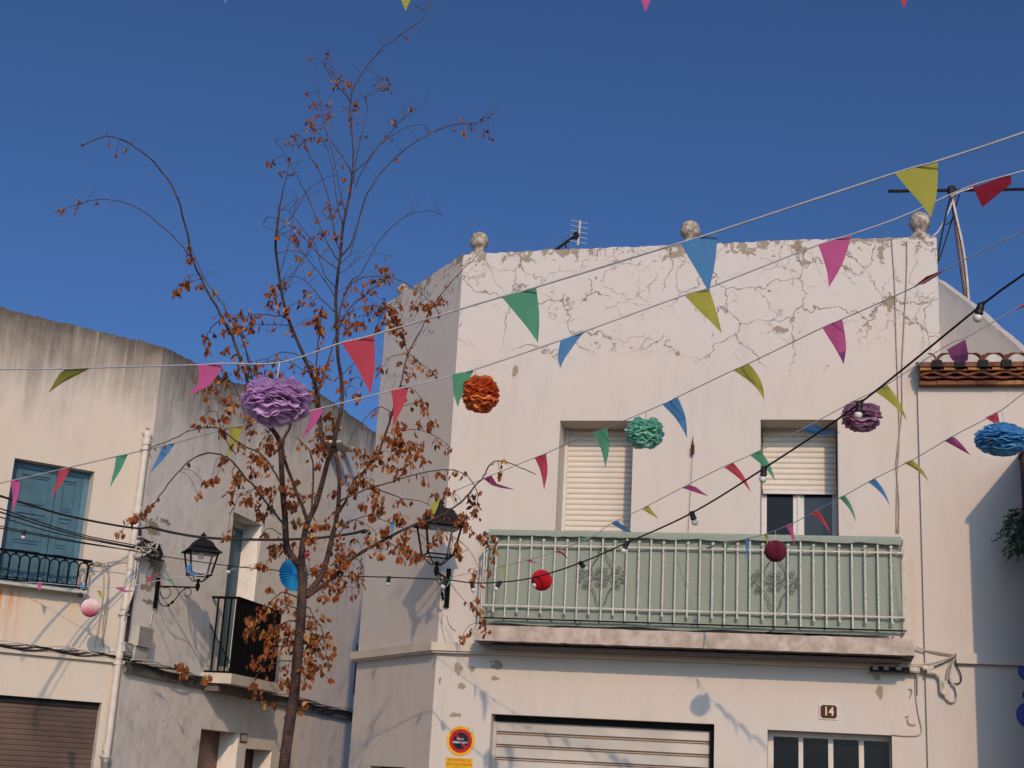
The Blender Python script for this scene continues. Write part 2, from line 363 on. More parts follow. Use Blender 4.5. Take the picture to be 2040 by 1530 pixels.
gd = (PF.uv(978, 1440)[0], PF.uv(1423, 1460)[0], 0.0, PF.uv(1200, 1432)[1], .20)
dr = (PF.uv(1529, 1470)[0], PF.uv(1777, 1480)[0], 0.0, PF.uv(1650, 1459)[1], .24)
mb = MB(); wall(mb, PF, u0F, uR, topF, 0, [w1, w2, gd, dr], step=.06)
uL = PC.uv(738, 1000)[0]
vtc = PC.uv(920, 508)[1]; topC = pw([(uL, PC.uv(772, 603)[1]), (0, topF(0))])
wc = (PC.uv(735, 1528)[0], PC.uv(808, 1528)[0], .9, PC.uv(770, 1527)[1], .2)
wall(mb, PC, uL, 0, topC, 0, [wc], step=.08)
# far left wall, right wall, back and roof close the body
A = PC.P(uL, 0); Ad = A + Vector((-.35, 5.5, 0)); B_ = PF.P(uR, 0); Bd = B_ + Vector((.9, 5.0, 0)); z = 6.9
for p, q, zz in ((A, Ad, topC(uL)-.01), (Ad, Bd, 6.6), (Bd, B_, topF(uR)-.006)):
    mb.add([p, q, q+Vector((0, 0, zz if q is not Bd or p is not Ad else 6.6)), p+Vector((0, 0, zz))], [(0, 1, 2, 3)], 0, [3, 3, .3, .3])
body = mb.build('wall', M_main, corner_house, attr='topd')
mb = MB(); zr = 6.45; mb.add([A+Vector((0, 0, zr)), _c*1+Vector((0, 0, zr-_c.z)), B_+Vector((0, 0, zr)), Bd+Vector((0, 0, zr)), Ad+Vector((0, 0, zr))], [(0, 1, 2, 3, 4)])
mb.build('roof', M_conc, corner_house)

# string course round the corner and under the balcony
mb = MB(); vA = PC.uv(712, 1301)[1]; vB = PC.uv(712, 1322)[1]; c1 = PF.uv(980, 1283, .05)[1]; c0 = PF.uv(980, 1304, .05)[1]
ue = PF.uv(1812, 1320)[0]
pr = .085
Lq = [(PC.P(uL-.02, 0, 0)), PC.P(uL-.02, 0, pr), None, PF.P(ue, 0, pr), PF.P(ue, 0, 0)]
# mitre at the corner
nC, nF = PC.n, PF.n; mit = (nC+nF); mit = mit/(mit.dot(nF)); cor = Vector((_c.x, _c.y, 0)); Lq[2] = cor + mit*pr
for lo, hi, k in ((c0+.02, c1, 1.0), (c0, c0+.02, .72)):
    P = [Lq[0], Lq[0]+(Lq[1]-Lq[0])*k, cor+mit*pr*k, PF.P(ue, 0, pr*k), Lq[4]]
    vs = [p+Vector((0, 0, lo)) for p in P] + [p+Vector((0, 0, hi)) for p in P]
    mb.add(vs, [(0, 1, 6, 5), (1, 2, 7, 6), (2, 3, 8, 7), (3, 4, 9, 8), (5, 6, 7, 8, 9), (4, 3, 2, 1, 0)])
mb.build('string_course', M_trim, corner_house)

# parapet stone balls
def finial(pl, px, py, rpx, w=-.1, sc=1.0):
    c = pl.hit(px, py, w); dd = (c-CAMP).dot(CF); r = rpx*dd/FPX; mb = MB(); base = c - Vector((0, 0, r*1.55))
    prof = [(r*.95, -.06), (r*.95, r*.10), (r*.78, r*.16), (r*.72, r*.28), (r*.55, r*.42), (r*.5, r*.55)]
    cen = r*1.55
    for i in range(1, 17):
        a = -1.05 + (math.pi/2+1.05)*i/16; rr = r*math.cos(a)
        for gq in (.12, -.0, .27):
            if abs(math.sin(a)-gq) < .055: rr *= .94
        prof.append((max(rr, .002), cen + r*math.sin(a)))
    mb.lathe(base, prof, 22); return mb.build('parapet_ball', M_ball, corner_house, smooth=True)
finial(PF, 955, 481, 19); finial(PF, 1375, 459, 20); finial(PF, 1832, 443, 21)
finial(PC, 803, 577, 12, w=-.1)

# balcony door with full roller shutter / second one half open
def shutter(pl, h, w, vbot, name, mat, slat, parent, amp=.008, label=None, m2=None):
    mb = MB(); a, b, c, d = h[:4]; n = int((d-vbot)/slat)+1; v = vbot
    for i in range(n):
        v1 = min(d, v+slat*.86); v2 = min(d, v+slat)
        if v1 <= v: break
        P = [(v, 0), (v+(v1-v)*.25, amp*.8), (v+(v1-v)*.5, amp), (v+(v1-v)*.8, amp*.75), (v1, 0), (v2, -amp*.6)]
        vs = [pl.P(u, vv, w+ww) for vv, ww in P for u in (a+.012, b-.012)]
        mb.add(vs, [(k*2, k*2+1, k*2+3, k*2+2) for k in range(len(P)-1)]); v = v2
    o = mb.build(name, mat, parent)
    if label: o['label'] = label
    return o
def railbox(pl, u, w, v0, v1, hw=.018, m=None):   # side guide
    return
sh1 = shutter(PF, w1, -.38, zslab, 'roller_shutter', M_shutter, .058, corner_house)
mb = MB(); mb.box(PF, w1[0]+.001, w1[0]+.035, zslab, w1[3]-.002, -.42, -.355); mb.box(PF, w1[1]-.035, w1[1]-.001, zslab, w1[3]-.002, -.42, -.355); mb.build('shutter_guide', M_frame, sh1)
vb2 = PF.uv(1590, 978, -.38)[1]
sh2 = shutter(PF, w2, -.38, vb2, 'roller_shutter', M_shutter, .058, corner_house, label='half raised roller shutter')
mb = MB(); mb.box(PF, w2[0]+.02, w2[1]-.02, vb2-.035, vb2-.002, -.395, -.365); mb.build('bottom_bar', M_frame, sh2)
# window behind the half shutter
win = MB(); wa, wb = w2[0], w2[1]; vtop = vb2+.1
um = PF.uv(1591, 1020, -.44)[0]
for a, b in ((wa+.002, wa+.055), (wb-.055, wb-.002), (um-.055, um-.002), (um+.002, um+.055)): win.box(PF, a, b, zslab+.002, vtop, -.47, -.425)
win.box(PF, um-.012, um+.012, zslab+.003, vtop-.002, -.45, -.410)
wf = win.build('window_frame', M_frame, corner_house)
mb = MB(); mb.box(PF, wa+.05, um-.05, zslab+.01, vtop, -.48, -.452); mb.build('pane', M_glass, wf)
mb = MB(); mb.box(PF, um+.05, wb-.05, zslab+.01, vtop, -.48, -.452); mb.build('pane', simple('pale_reflection_glass', (.022, .028, .036), .15, 0, .3, var=.3, sc=3, bm=0), wf)  # right pane: its lighter reflection is put into the base colour
# garage roller door
mb = MB(); a, b, d = gd[0], gd[1], gd[3]
slh = .125; vtopg = PF.uv(1200, 1447, -.17)[1]
mb.box(PF, a+.001, b-.001, vtopg, d-.001, -.30, -.19, 1)
v = vtopg
while v > -.05:
    P = [(v, -.012), (v-.010, 0), (v-slh*.74, 0), (v-slh*.79, -.012), (v-slh*.86, -.016), (v-slh*.92, -.006), (v-slh, -.014)]
    vs = [PF.P(u, vv, -.155+ww) for vv, ww in P for u in (a+.03, b-.05)]
    mb.add(vs, [(k*2, k*2+1, k*2+3, k*2+2) for k in (0, 1, 4)], 0); mb.add(vs, [(k*2, k*2+1, k*2+3, k*2+2) for k in (2, 3, 5)], 2)
    v -= slh
mb.box(PF, a+.001, a+.032, 0, vtopg-.001, -.20, -.135, 0); mb.box(PF, b-.052, b-.001, 0, vtopg-.001, -.20, -.125, 1)
gdo = mb.build('garage_door', [M_gar, M_dark, M_groove], corner_house)
# entrance door with four tall panes
mb = MB(); a, b, d = dr[0], dr[1], dr[3]; xs = [1541, 1591, 1600, 1650, 1660, 1711, 1721, 1772]
U = [PF.uv(x, 1500, -.2)[0] for x in xs]; vt = PF.uv(1650, 1472, -.2)[1]
mb.box(PF, a+.001, b-.001, vt, d-.001, -.25, -.19)
ed = [a+.001]+U+[b-.001]
for i in range(0, len(ed), 2): mb.box(PF, ed[i], ed[i+1], 0, vt-.001, -.25, -.19)
df = mb.build('entrance_door', M_pvc, corner_house)
mb = MB()
for i in range(0, 8, 2): mb.box(PF, U[i]-.004, U[i+1]+.004, .3, vt-.002, -.225, -.215)
mb.build('door_pane', M_glass, df)
mb = MB(); a, b, d = wc[0], wc[1], wc[3]; mb.box(PC, a+.001, b-.001, .9, d-.001, -.19, -.15); mb.build('low_window', M_darkb, corner_house)

# ---------------- balcony
WS = .46; WR = .41
uA, uB = PF.uv(946, 1260, WS)[0], PF.uv(1822, 1290, WS)[0]
vt_ = PF.uv(1390, 1259, WS)[1]; vb_ = PF.uv(1390, 1291, WS)[1]
mb = MB(); nn = 70
topv = [vt_ + .008*mnoise.noise((i*.4, 3, 0)) for i in range(nn+1)]; 
vs = []
for i in range(nn+1):
    u = lerp(uA, uB, i/nn); jj = .006*mnoise.noise((i*.7, 9, 0))
    vs += [PF.P(u, topv[i], 0.002), PF.P(u, topv[i], WS), PF.P(u, vb_+jj, WS), PF.P(u, vb_+jj-.002, WS-.03), PF.P(u, vb_-.02, 0.002)]
mb.add(vs, [(i*5+k, i*5+k+1, (i+1)*5+k+1, (i+1)*5+k) for i in range(nn) for k in range(2)] + [(4, 3, 2, 1, 0), tuple(nn*5+k for k in range(5))])
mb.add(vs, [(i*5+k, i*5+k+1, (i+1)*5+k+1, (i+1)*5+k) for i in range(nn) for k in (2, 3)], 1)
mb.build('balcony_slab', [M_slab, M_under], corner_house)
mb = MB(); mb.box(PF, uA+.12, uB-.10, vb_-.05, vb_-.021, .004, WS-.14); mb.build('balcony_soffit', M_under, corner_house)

rail = MB(); xsb = [959, 1006, 1053, 1100, 1147, 1194, 1241, 1290, 1338, 1388, 1438, 1488, 1538, 1590, 1641, 1694, 1747, 1801]
Ub = [PF.uv(x, 1160, WR)[0] for x in xsb]; Ub = [lerp(PF.uv(962, 1160, WR)[0], PF.uv(1802, 1160, WR)[0], i/17) for i in range(18)]
vru = PF.uv(1390, 1093, WR)[1]; vrl = PF.uv(1390, 1218, WR)[1]; vtopb = PF.uv(1390, 1069, WR)[1]; vbot = PF.uv(1390, 1244, WR)[1]
tk = .0075
fr = MB(); fr.box(PF, Ub[0], Ub[-1], vru-tk, vru+tk, WR-tk, WR+tk); fr.box(PF, Ub[0], Ub[-1], vrl-tk, vrl+tk, WR-tk, WR+tk)
fr.box(PF, Ub[0]-.01, Ub[-1]+.01, vtopb, vtopb+.022, WR-.016, WR+.016); fr.box(PF, Ub[0]-.01, Ub[-1]+.01, vbot-.006, vbot+.006, WR-.01, WR+.01, 1)
for uu in (Ub[0], Ub[-1]):
    for vv, t in ((vru, tk), (vrl, tk), (vtopb+.011, .012), (vbot, .006)): fr.tube([PF.P(uu, vv, WR-.012), PF.P(uu, vv, .0)], t*1.2, 4, 0)
for k in range(1, 4): fr.tube([PF.P(Ub[0], vbot-.002, WR*k/4), PF.P(Ub[0], vtopb, WR*k/4)], .009, 5)
for x in (1153, 1538): 
    u_ = PF.uv(x, 1250, WR)[0]; fr.tube(spline([tuple(PF.P(u_, vbot, WR)), tuple(PF.P(u_+.02, vbot-.03, WR+.02)), tuple(PF.P(u_-.03, vbot-.05, WR+.01))], 5), .004, 4, 1)
railing = fr.build('railing', [M_white, M_black], corner_house)
def curl(mb, u, v, w, sgn, r=.019):
    pts = [PF.P(u + sgn*0 + r*(1-k/11)*math.sin(k*.62)*sgn*1.0, v + r*(1 - (1-k/11)*math.cos(k*.62)) - r*.0, w+.004*k/11) for k in range(11)]
    mb.tube(pts, .0062, 5)
for i, u in enumerate(Ub):
    mb = MB(); mb.box(PF, u-.0072, u+.0072, vbot+.007 if i % 17 else vbot-.03, vtopb-.001, WR-.009, WR+.009); mb.build('baluster', M_white, railing)
    if i < 17:
        u2 = (u+Ub[i+1])/2; mb = MB(); plain = i in (4, 5, 11, 12)
        v0, v1 = vrl-.055, vru+.05
        if plain: mb.box(PF, u2-.007, u2+.007, v0, v1, WR-.007, WR+.007)
        else:
            mb.box(PF, u2-.007, u2+.007, v0, vrl+.05, WR-.007, WR+.007); mb.box(PF, u2-.007, u2+.007, vru-.05, v1, WR-.007, WR+.007)
            nb = 46; mb.tube([PF.P(u2, lerp(vrl+.05, vru-.05, k/nb), WR) for k in range(nb+1)], .0108, 4, twist=.42, flat=.55)
        # hooked bright ends
        for vv, sg in ((v1, 1), (v0, -1)):
            mb.tube([PF.P(u2-.012, vv, WR), PF.P(u2+.004, vv+.014*sg, WR+.006), PF.P(u2+.014, vv+.003*sg, WR+.010), PF.P(u2+.006, vv-.012*sg, WR+.012), PF.P(u2-.008, vv-.006*sg, WR+.012)], .007, 5)
            mb.ball(PF.P(u2+.002, vv+.002*sg, WR+.006), .013, 6, 4)
        mb.build('twisted_bar' if not plain else 'hooked_bar', M_white, railing)
M_scroll = simple('shaded_grey_green_iron', (.15, .165, .13), .6, var=.3)  # darker than the white bars: the ornament's shade is painted into the colour
# wrought scroll ornaments
def spiral(mb, u, v, r, s, a0, turns=1.35, th=.005):
    pts = []
    for k in range(22):
        t = k/21; rr = r*(1-.75*t); a = a0 + s*t*turns*2*math.pi
        pts.append(PF.P(u+rr*math.cos(a), v+rr*math.sin(a), WR-.004))
    mb.tube(pts, th, 5)
for kc in (5, 12):
    mb = MB(); uc = Ub[kc]; vc = (vru+vrl)/2+.02; S = 1/1190.
    def q(x, y): return (uc+(x-655)*S, vc-(y-660)*S)
    for sg in (1, -1):
        def qq(x, y):
            a = q(x, y); return PF.P(uc+(a[0]-uc)*sg, a[1], WR-.004)
        mb.tube([Vector(p) for p in spline([tuple(qq(*p)) for p in ((648, 335), (615, 345), (612, 420), (560, 500), (530, 560), (540, 630), (580, 662), (640, 670))], 6)], .0052, 5)
        mb.tube([Vector(p) for p in spline([tuple(qq(*p)) for p in ((398, 655), (440, 665), (495, 720), (520, 770), (585, 870), (592, 940), (630, 985))], 6)], .0052, 5)
        mb.tube([Vector(p) for p in spline([tuple(qq(*p)) for p in ((640, 690), (560, 680), (510, 740), (500, 790), (520, 830))], 6)], .0045, 5)
        mb.tube([Vector(p) for p in spline([tuple(qq(*p)) for p in ((400, 690), (440, 650), (500, 625))], 6)], .0045, 5)
        for (x, y, r, a0, s) in ((612, 600, 34, -.3, 1), (612, 735, 34, .4, -1), (462, 770, 36, 0, 1), (462, 575, 34, 0, -1), (632, 312, 15, 0, 1), (402, 620, 18, 0, 1), (404, 700, 16, 0, -1)):
            c = qq(x, y)-PF.o; spiral(mb, c.dot(PF.ux), c.z, r*S, s*sg, a0 if sg > 0 else math.pi-a0)
    mb.build('scroll_ornament', M_scroll, railing)
# screen cloth tied inside the railing, draped over the top bar
mb = MB(); nu, nv_ = 150, 26; ca, cb = PF.uv(963, 1160, WR)[0]+.03, Ub[-1]-.02; V = []
for i in range(nu+1):
    t = i/nu; u = lerp(ca, cb, t)
    for j in range(nv_+1):
        s = j/nv_; v = lerp(vbot-.045+.02*mnoise.noise((u*2.2, 0, 5)), vtopb+.012, s)
        w = WR-.05 + .013*mnoise.noise((u*2.3, v*1.6, 0)) + .008*mnoise.noise((u*7, v*2.5, 4)) + (.010*mnoise.noise((u*5+v*6, v*3, 8)) if s < .18 else 0)
        if t > .955: w += .018*math.sin((u+v*.12)*70)*(t-.955)/.045
        if t < .03: w -= .10*(1-t/.03)*(.6-s*.4)
        V.append(PF.P(u, v, w))
    V.append(PF.P(u, vtopb+.030, WR-.024)); V.append(PF.P(u, vtopb+.033, WR+.004))
    dz = .012+.028*abs(mnoise.noise((u*1.9, 7, 0)))+.012*abs(mnoise.noise((u*6, 7, 3)))
    V.append(PF.P(u, vtopb+.012, WR+.024)); V.append(PF.P(u, vtopb-dz-.012, WR+.023+.008*mnoise.noise((u*5, 0, 1))))
R_ = nv_+5
mb.add(V, [(i*R_+j, (i+1)*R_+j, (i+1)*R_+j+1, i*R_+j+1) for i in range(nu) for j in range(R_-1)])
cl = mb.build('screen_cloth', M_cloth, None, smooth=True, org=PF.P(2.5, vbot, WR)); tag(cl, 'pale green screen cloth tied along the white balcony railing', 'cloth')
# the same cloth folded back along the left end
mb = MB(); V = []
for i in range(13):
    w = lerp(WR-.10, .03, i/12)
    for j in range(13):
        v = lerp(vbot-.02, vtopb+.005, j/12); V.append(PF.P(ca+.035+.012*math.sin(w*40+v*3), v, w))
mb.add(V, [(i*13+j, (i+1)*13+j, (i+1)*13+j+1, i*13+j+1) for i in range(12) for j in range(12)])
mb.build('side_panel', M_cloth, cl, smooth=True)

# black box with glass insulators under the slab end
bx = MB(); r_ = rect(PF, 1733, 1317, 1812, 1341, .06); bx.box(PF, r_[0], r_[1], r_[2], r_[3], .056, .075); 
for x in (1744, 1765, 1790): bx.lathe(PF.hit(x, 1330, .10), [(.012, -.03), (.028, -.02), (.028, .0), (.016, .012), (.02, .03)], 10, 1)
bx.box(PF, r_[0], r_[1], r_[2], r_[2]+.012, .076, .14)
ins = bx.build('insulator_rack', [M_dark, M_greyp], None, org=PF.hit(1772, 1322, .02)); tag(ins, 'black rack of three round insulators under the balcony slab end', 'electrical fitting')

# ================================================================ neighbour house on the right
WN = .035
neigh = thing('tiled_eave_house', 'smooth white house with red tiled eave right of the balcony', 'house', PF.P(6, 0, WN))
uN0 = PF.uv(1829, 800, WN)[0]; uN1 = uN0+4.5; vN = PF.uv(1900, 727, WN)[1]
mb = MB()
# the seam leans a little as built; wall from ground to eave
wall(mb, PF, uN0, uN1, lambda u: vN, 0, [], jag=0, step=.5, wofs=WN)
mb.add([PF.P(uN0, 0, WN), PF.P(uN0, vN, WN), PF.P(uN0, vN, -.3), PF.P(uN0, 0, -.3)], [(0, 1, 2, 3)], 0, [3]*4)
mb.add([PF.P(uN1, 0, WN), PF.P(uN1, vN, WN), PF.P(uN1, vN, -5), PF.P(uN1, 0, -5)], [(0, 1, 2, 3)], 0, [3]*4)
mb.build('wall', M_neigh, neigh, attr='topd')
mb = MB(); a = PF.uv(1905, 1300, WN+.06); b = PF.uv(1905, 1321, WN+.06)
mb.box(PF, a[0], uN1, b[1], a[1], WN+.001, WN+.06); mb.build('wall_ledge', M_neigh, neigh)
mb = MB(); a = PF.uv(1829, 766, WN+.1); b = PF.uv(1829, 724, WN+.16); v0, v1 = a[1], b[1]; H = v1-v0; uT = PF.uv(1832, 740, .16)[0]
def wave(vc, th, w, per, amp, m, ph=0):
    n = int((uN1-uT)/.02); V = []
    for i in range(n+1):
        u = uT+i*.02; d = amp*math.cos(2*math.pi*(u-uT)/per+ph)
        V += [PF.P(u, vc+d-th/2, WN+.001), PF.P(u, vc+d-th/2, w), PF.P(u, vc+d+th/2, w), PF.P(u, vc+d+th/2, WN+.001)]
    mb.add(V, [(i*4+k, (i+1)*4+k, (i+1)*4+(k+1) % 4, i*4+(k+1) % 4) for i in range(n) for k in range(4)]+[(0, 1, 2, 3), (n*4+3, n*4+2, n*4+1, n*4)], m)
u = uT; k = 0
while u < uN1:          # flat bottom course of single bricks / tiles, butted
    L = .165+.03*random.random(); e = random.uniform(-.006, .006)
    mb.box(PF, u, u+L-.004, v0+.001, v0+H*.20, WN+.001, WN+.10+e, random.choice((0, 0, 0, 1, 0))); u += L
wave(v0+H*.33, H*.10, WN+.135, .228, H*.035, 0)
wave(v0+H*.50, H*.12, WN+.155, .228, H*.075, 0, math.pi)
u = uT
while u < uN1:
    mb.box(PF, u, u+.11, v0+H*.62, v0+H*.74, WN+.001, WN+.18+random.uniform(-.006, .004), random.choice((0, 1, 1))); mb.box(PF, u+.115, u+.225, v0+H*.60, v0+H*.70, WN+.001, WN+.165, 0); u += .228
n = 0
mb.box(PF, uT-.002, uN1, v0+H*.79, v0+H*1.0, WN+.001, WN+.19, 0)
mb.build('eave_course', [M_tile, M_tile2], neigh)
per = (PF.uv(2003, 727, .2)[0]-PF.uv(1865, 727, .2)[0])/3; uc0 = PF.uv(1866, 727, .2)[0]; mb = MB(); mo = MB(); ch = MB()
slope = lambda w: (WN+.17-w)*.28
for k in range(-1, 18):
    uc = uc0+per*(k+.5); r = per*.40; zc = v1+.012
    if uc > uN1-.1: break
    if k >= 0 or True:
        ring = []; segs = 12
        for w in (WN+.17, -3.5):
            for rr in (r, r+.014):
                for s in range(segs+1):
                    a = math.pi*s/segs; ring.append(PF.P(uc+rr*math.cos(a), zc+rr*.92*math.sin(a)+slope(w), w))
        n1 = segs+1; F = []
        for s in range(segs): F += [(n1+s, n1+s+1, 3*n1+s+1, 3*n1+s), (s, s+1, n1+s+1, n1+s), (s, 2*n1+s, 2*n1+s+1, s+1)]
        if k > -1 : mb.add(ring, F)
        fan = [PF.P(uc+(r-.001)*math.cos(math.pi*s/segs), zc+(r-.001)*.92*math.sin(math.pi*s/segs), WN+.165) for s in range(segs+1)]; bk = [p - PF.n*.15 for p in fan]
        mo.hexa(fan, bk)
    uc = uc0+per*k
    if k >= 0:
        ch.box(PF, uc-.048, uc+.048, v1-.052, v1+.018, WN+.191, WN+.215)
        for sg in (1, -1):
            pts = [PF.P(uc+.012*sg, v1+.01, WN+.18), PF.P(uc+.014*sg, v1+.055, WN+.18), PF.P(uc+.045*sg, v1+.088, WN+.178), PF.P(uc+.085*sg, v1+.098, WN+.176)]
            ch.tube([Vector(p) for p in spline([tuple(p) for p in pts], 4)], [.011]*9+[.010, .008, .006, .003], 5, 1)
mb.build('roof_tiles', M_tile, neigh); mo.build('mortar_plug', M_mortar, neigh); ch.build('channel_tile', [M_dark, M_tile], neigh)
mb = MB(); mb.add([PF.P(uT, v1+.002, WN+.16), PF.P(uN1, v1+.002, WN+.16), PF.P(uN1, v1+1.0, -3.5), PF.P(uT, v1+1.0, -3.5)], [(0, 1, 2, 3)]); mb.build('roof_deck', M_mortar, neigh)

# sloping gable wall seen over the tiled roof
gp = Plane(PF.hit(1870, 640, -2.6), rad(-35)); ga = gp.uv(1858, 551); g1 = gp.uv(1925, 600); g2 = gp.uv(2045, 706); g3 = gp.uv(2150, 800)
mb = MB(); wall(mb, gp, ga[0]-.3, g3[0], pw([(ga[0]-.3, ga[1]+.18), ga, g1, g2, g3]), 0, [], jag=.01, step=.15)
gab = mb.build('gable_wall', M_gable, None, attr='topd', org=gp.P(ga[0], 0)); tag(gab, 'grey sloping gable wall rising behind the tiled eave', 'wall')

# projecting house at the right edge that throws the big shadow
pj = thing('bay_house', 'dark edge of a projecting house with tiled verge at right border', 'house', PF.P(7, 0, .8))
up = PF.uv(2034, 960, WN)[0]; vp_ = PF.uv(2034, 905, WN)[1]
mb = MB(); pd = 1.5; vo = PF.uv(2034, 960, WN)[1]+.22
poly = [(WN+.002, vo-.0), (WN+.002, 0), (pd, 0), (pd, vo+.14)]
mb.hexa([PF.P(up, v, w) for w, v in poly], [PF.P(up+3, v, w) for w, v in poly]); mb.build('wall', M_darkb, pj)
mb = MB()
for i in range(12):
    w = WN+.01+i*.125; zz = lerp(vo, vo+.14, i/12); mb.hexa([PF.P(up-.02, zz+.003, w), PF.P(up-.02, zz+.003, w+.115), PF.P(up-.02, zz+.045, w+.115), PF.P(up-.02, zz+.045, w)], [PF.P(up+3, zz+.003, w), PF.P(up+3, zz+.003, w+.115), PF.P(up+3, zz+.045, w+.115), PF.P(up+3, zz+.045, w)], i % 2)
mb.build('verge_tiles', [M_tile, M_tile2], pj)
mb = MB()
for x, y, r in ((2046, 1338, 17), (2049, 1385, 12), (2050, 1424, 24)):
    c = PF.hit(x, y, WN); rr = r*13.2/FPX; mb.lathe(c-PF.n*0+PF.n*.001, [(rr, 0), (rr, .03), (rr*.9, .036)], 24, axis=PF.n)
bs = mb.build('wall_sign', M_bluesign, None, org=PF.hit(2046, 1385, WN)); tag(bs, 'blue rounded sign cut by the right border, under the wall ledge', 'sign')
# trailing plant
mb = MB(); rr = random.Random(5); c0 = PF.hit(2040, 1060, WN+.35); st = MB()
for s in range(85):
    a = rr.uniform(-math.pi, 0.2); L = rr.uniform(.10, .30); p = c0+Vector((rr.uniform(-.05, .25), rr.uniform(-.12, .12), rr.uniform(-.20, .20))); pts = []
    d = Vector((-abs(math.cos(a))*.8-.2, rr.uniform(-.4, .4), rr.uniform(-.4, .8)))
    for k in range(9):
        pts.append(p.copy()); p = p+d.normalized()*L/8; d.z -= .16; d.x += rr.uniform(-.1, .1)
    st.tube(pts, .0025, 4)
    for q in pts[1:]:
        for _ in range(3):
            l = Vector((rr.gauss(0, 1), rr.gauss(0, 1), rr.gauss(0, 1))).normalized()*.024; sd = l.cross(Vector((rr.gauss(0, 1), rr.gauss(0, 1), .3))).normalized()*.009
            mb.add([q, q+l*.5+sd, q+l, q+l*.5-sd], [(0, 1, 2, 3)])
pt = thing('hanging_plant', 'dark green trailing plant at the right border, in the shaded wall area', 'plant', c0-Vector((0, 0, .1)))
mb.build('foliage', M_green, pt); st.build('stem', M_green, pt)

# ================================================================ left house: cream front and grey side
left_house = thing('weathered_house', 'weathered cream and grey house with blue shutters and brown garage door', 'house', PB.P(-.5, 0, -1))
tB = PB.uv(0, 612)[1]; tB2 = PB.uv(322, 689)[1]
uBl = -4.5
topB = pw([(uBl, tB), (PB.uv(0, 612)[0], tB), (0, tB2)])
wb_ = (PB.uv(22, 960)[0], PB.uv(186, 960)[0], PB.uv(80, 1168)[1], PB.uv(110, 926)[1], .20)
gb_ = (PB.uv(-60, 1420)[0]-.4, PB.uv(201, 1415)[0], 0, PB.uv(100, 1392)[1], .12)
mb = MB(); wall(mb, PB, uBl, 0, topB, 0, [wb_, gb_], step=.07, jag=.018)
mb.build('front_wall', M_left, left_house, attr='topd')
sU = PS.uv(900, 1000)[0]
tp = [(0, tB2), PS.uv(389, 722), PS.uv(462, 763), PS.uv(520, 768), PS.uv(632, 779), PS.uv(690, 820), PS.uv(752, 864)]
tp.append((tp[-1][0]+5, tp[-1][1])); topS = pw(tp)
bd = (PS.uv(462, 1060)[0], PS.uv(518, 1080)[0], PS.uv(430, 1325)[1], PS.uv(490, 1031)[1], .32)
ds = (PS.uv(398, 1480)[0], PS.uv(474, 1480)[0], 0, PS.uv(440, 1456)[1], .32)
ws = (PS.uv(488, 1510)[0], PS.uv(540, 1510)[0], .8, PS.uv(515, 1493)[1], .30)
vw = (PS.uv(707, 1330)[0], PS.uv(735, 1330)[0], PS.uv(706, 1385)[1], PS.uv(714, 1284)[1], .12)
mb = MB(); wall(mb, PS, 0, tp[-1][0], topS, 0, [bd, ds, ws, vw], step=.12, jag=.02)
mb.build('side_wall', M_leftside, left_house, attr='topd')
mb = MB(); E0, E1 = PB.P(uBl, 0), PS.P(tp[-1][0], 0); bk0 = E0+Vector((-6, 8, 0)); bk1 = E1+Vector((-9, 2, 0)); zt = 6.1; Z = Vector((0, 0, zt))
mb.add([E0, bk0, bk1, E1, E0+Z, bk0+Z, bk1+Z, E1+Z, PB.P(0, zt)], [(0, 1, 5, 4), (1, 2, 6, 5), (2, 3, 7, 6), (4, 5, 6, 7, 8)]); mb.build('roof', M_conc, left_house)
# cable ledge (string course)
mb = MB(); a = PB.uv(0, 1288, .05); b = PB.uv(222, 1309, .05); vl1 = (a[1]+b[1])/2; vl0 = vl1-.055
mb.box(PB, uBl+.01, -.002, vl0, vl1, .001, .05); mb.build('string_course', M_trim, left_house)
s0 = PS.uv(240, 1317, .05); s1 = PS.uv(712, 1424, .05); mb = MB()
nS = 24; V = []
for i in range(nS+1):
    u = lerp(.0, s1[0], i/nS); v = lerp(s0[1], s1[1], i/nS)+.01*mnoise.noise((i*.9, 0, 0))
    V += [PS.P(u, v-.11, .001), PS.P(u, v-.11, .045), PS.P(u, v, .05), PS.P(u, v+.01, .001)]
mb.add(V, [(i*4+k, (i+1)*4+k, (i+1)*4+k+1, i*4+k+1) for i in range(nS) for k in range(3)]); mb.build('side_ledge', M_leftside, left_house)
# shuttered window
a, b, c, d = wb_[:4]; mb = MB(); W0 = -.14
mb.box(PB, a+.002, a+.07, c, d-.002, W0-.05, W0, 0); mb.box(PB, b-.07, b-.002, c, d-.002, W0-.05, W0, 0); mb.box(PB, a+.071, b-.071, d-.07, d-.003, W0-.05, W0, 0)
wfr = mb.build('window_frame', M_bluef, left_house)
um = PB.uv(108, 1000, W0)[0]
for (x0, x1) in ((a+.073, um-.004), (um+.004, b-.073)):
    mb = MB(); mb.box(PB, x0, x1, c, d-.073, W0-.06, W0-.025)
    for st_ in ((x0, x0+.075), (x1-.075, x1)): mb.box(PB, st_[0]+.001, st_[1], c, d-.074, W0-.024, W0-.006)
    hh = (d-.073-c)
    for q in (0, .30, .62, .955): mb.box(PB, x0+.076, x1-.076, c+hh*q, c+hh*min(q+.05, 1)-.002, W0-.024, W0-.008)
    for q in (.36, .385, .58, .68, .705, .93): mb.box(PB, x0+.10, x1-.10, c+hh*q, c+hh*q+.008, W0-.024, W0-.018, 1)
    mb.build('shutter', [M_blue, M_blued], wfr)
mb = MB(); mb.box(PB, a+.001, a+.006, c, d-.001, -.138, -.001); mb.build('painted_reveal', M_blued, wfr)
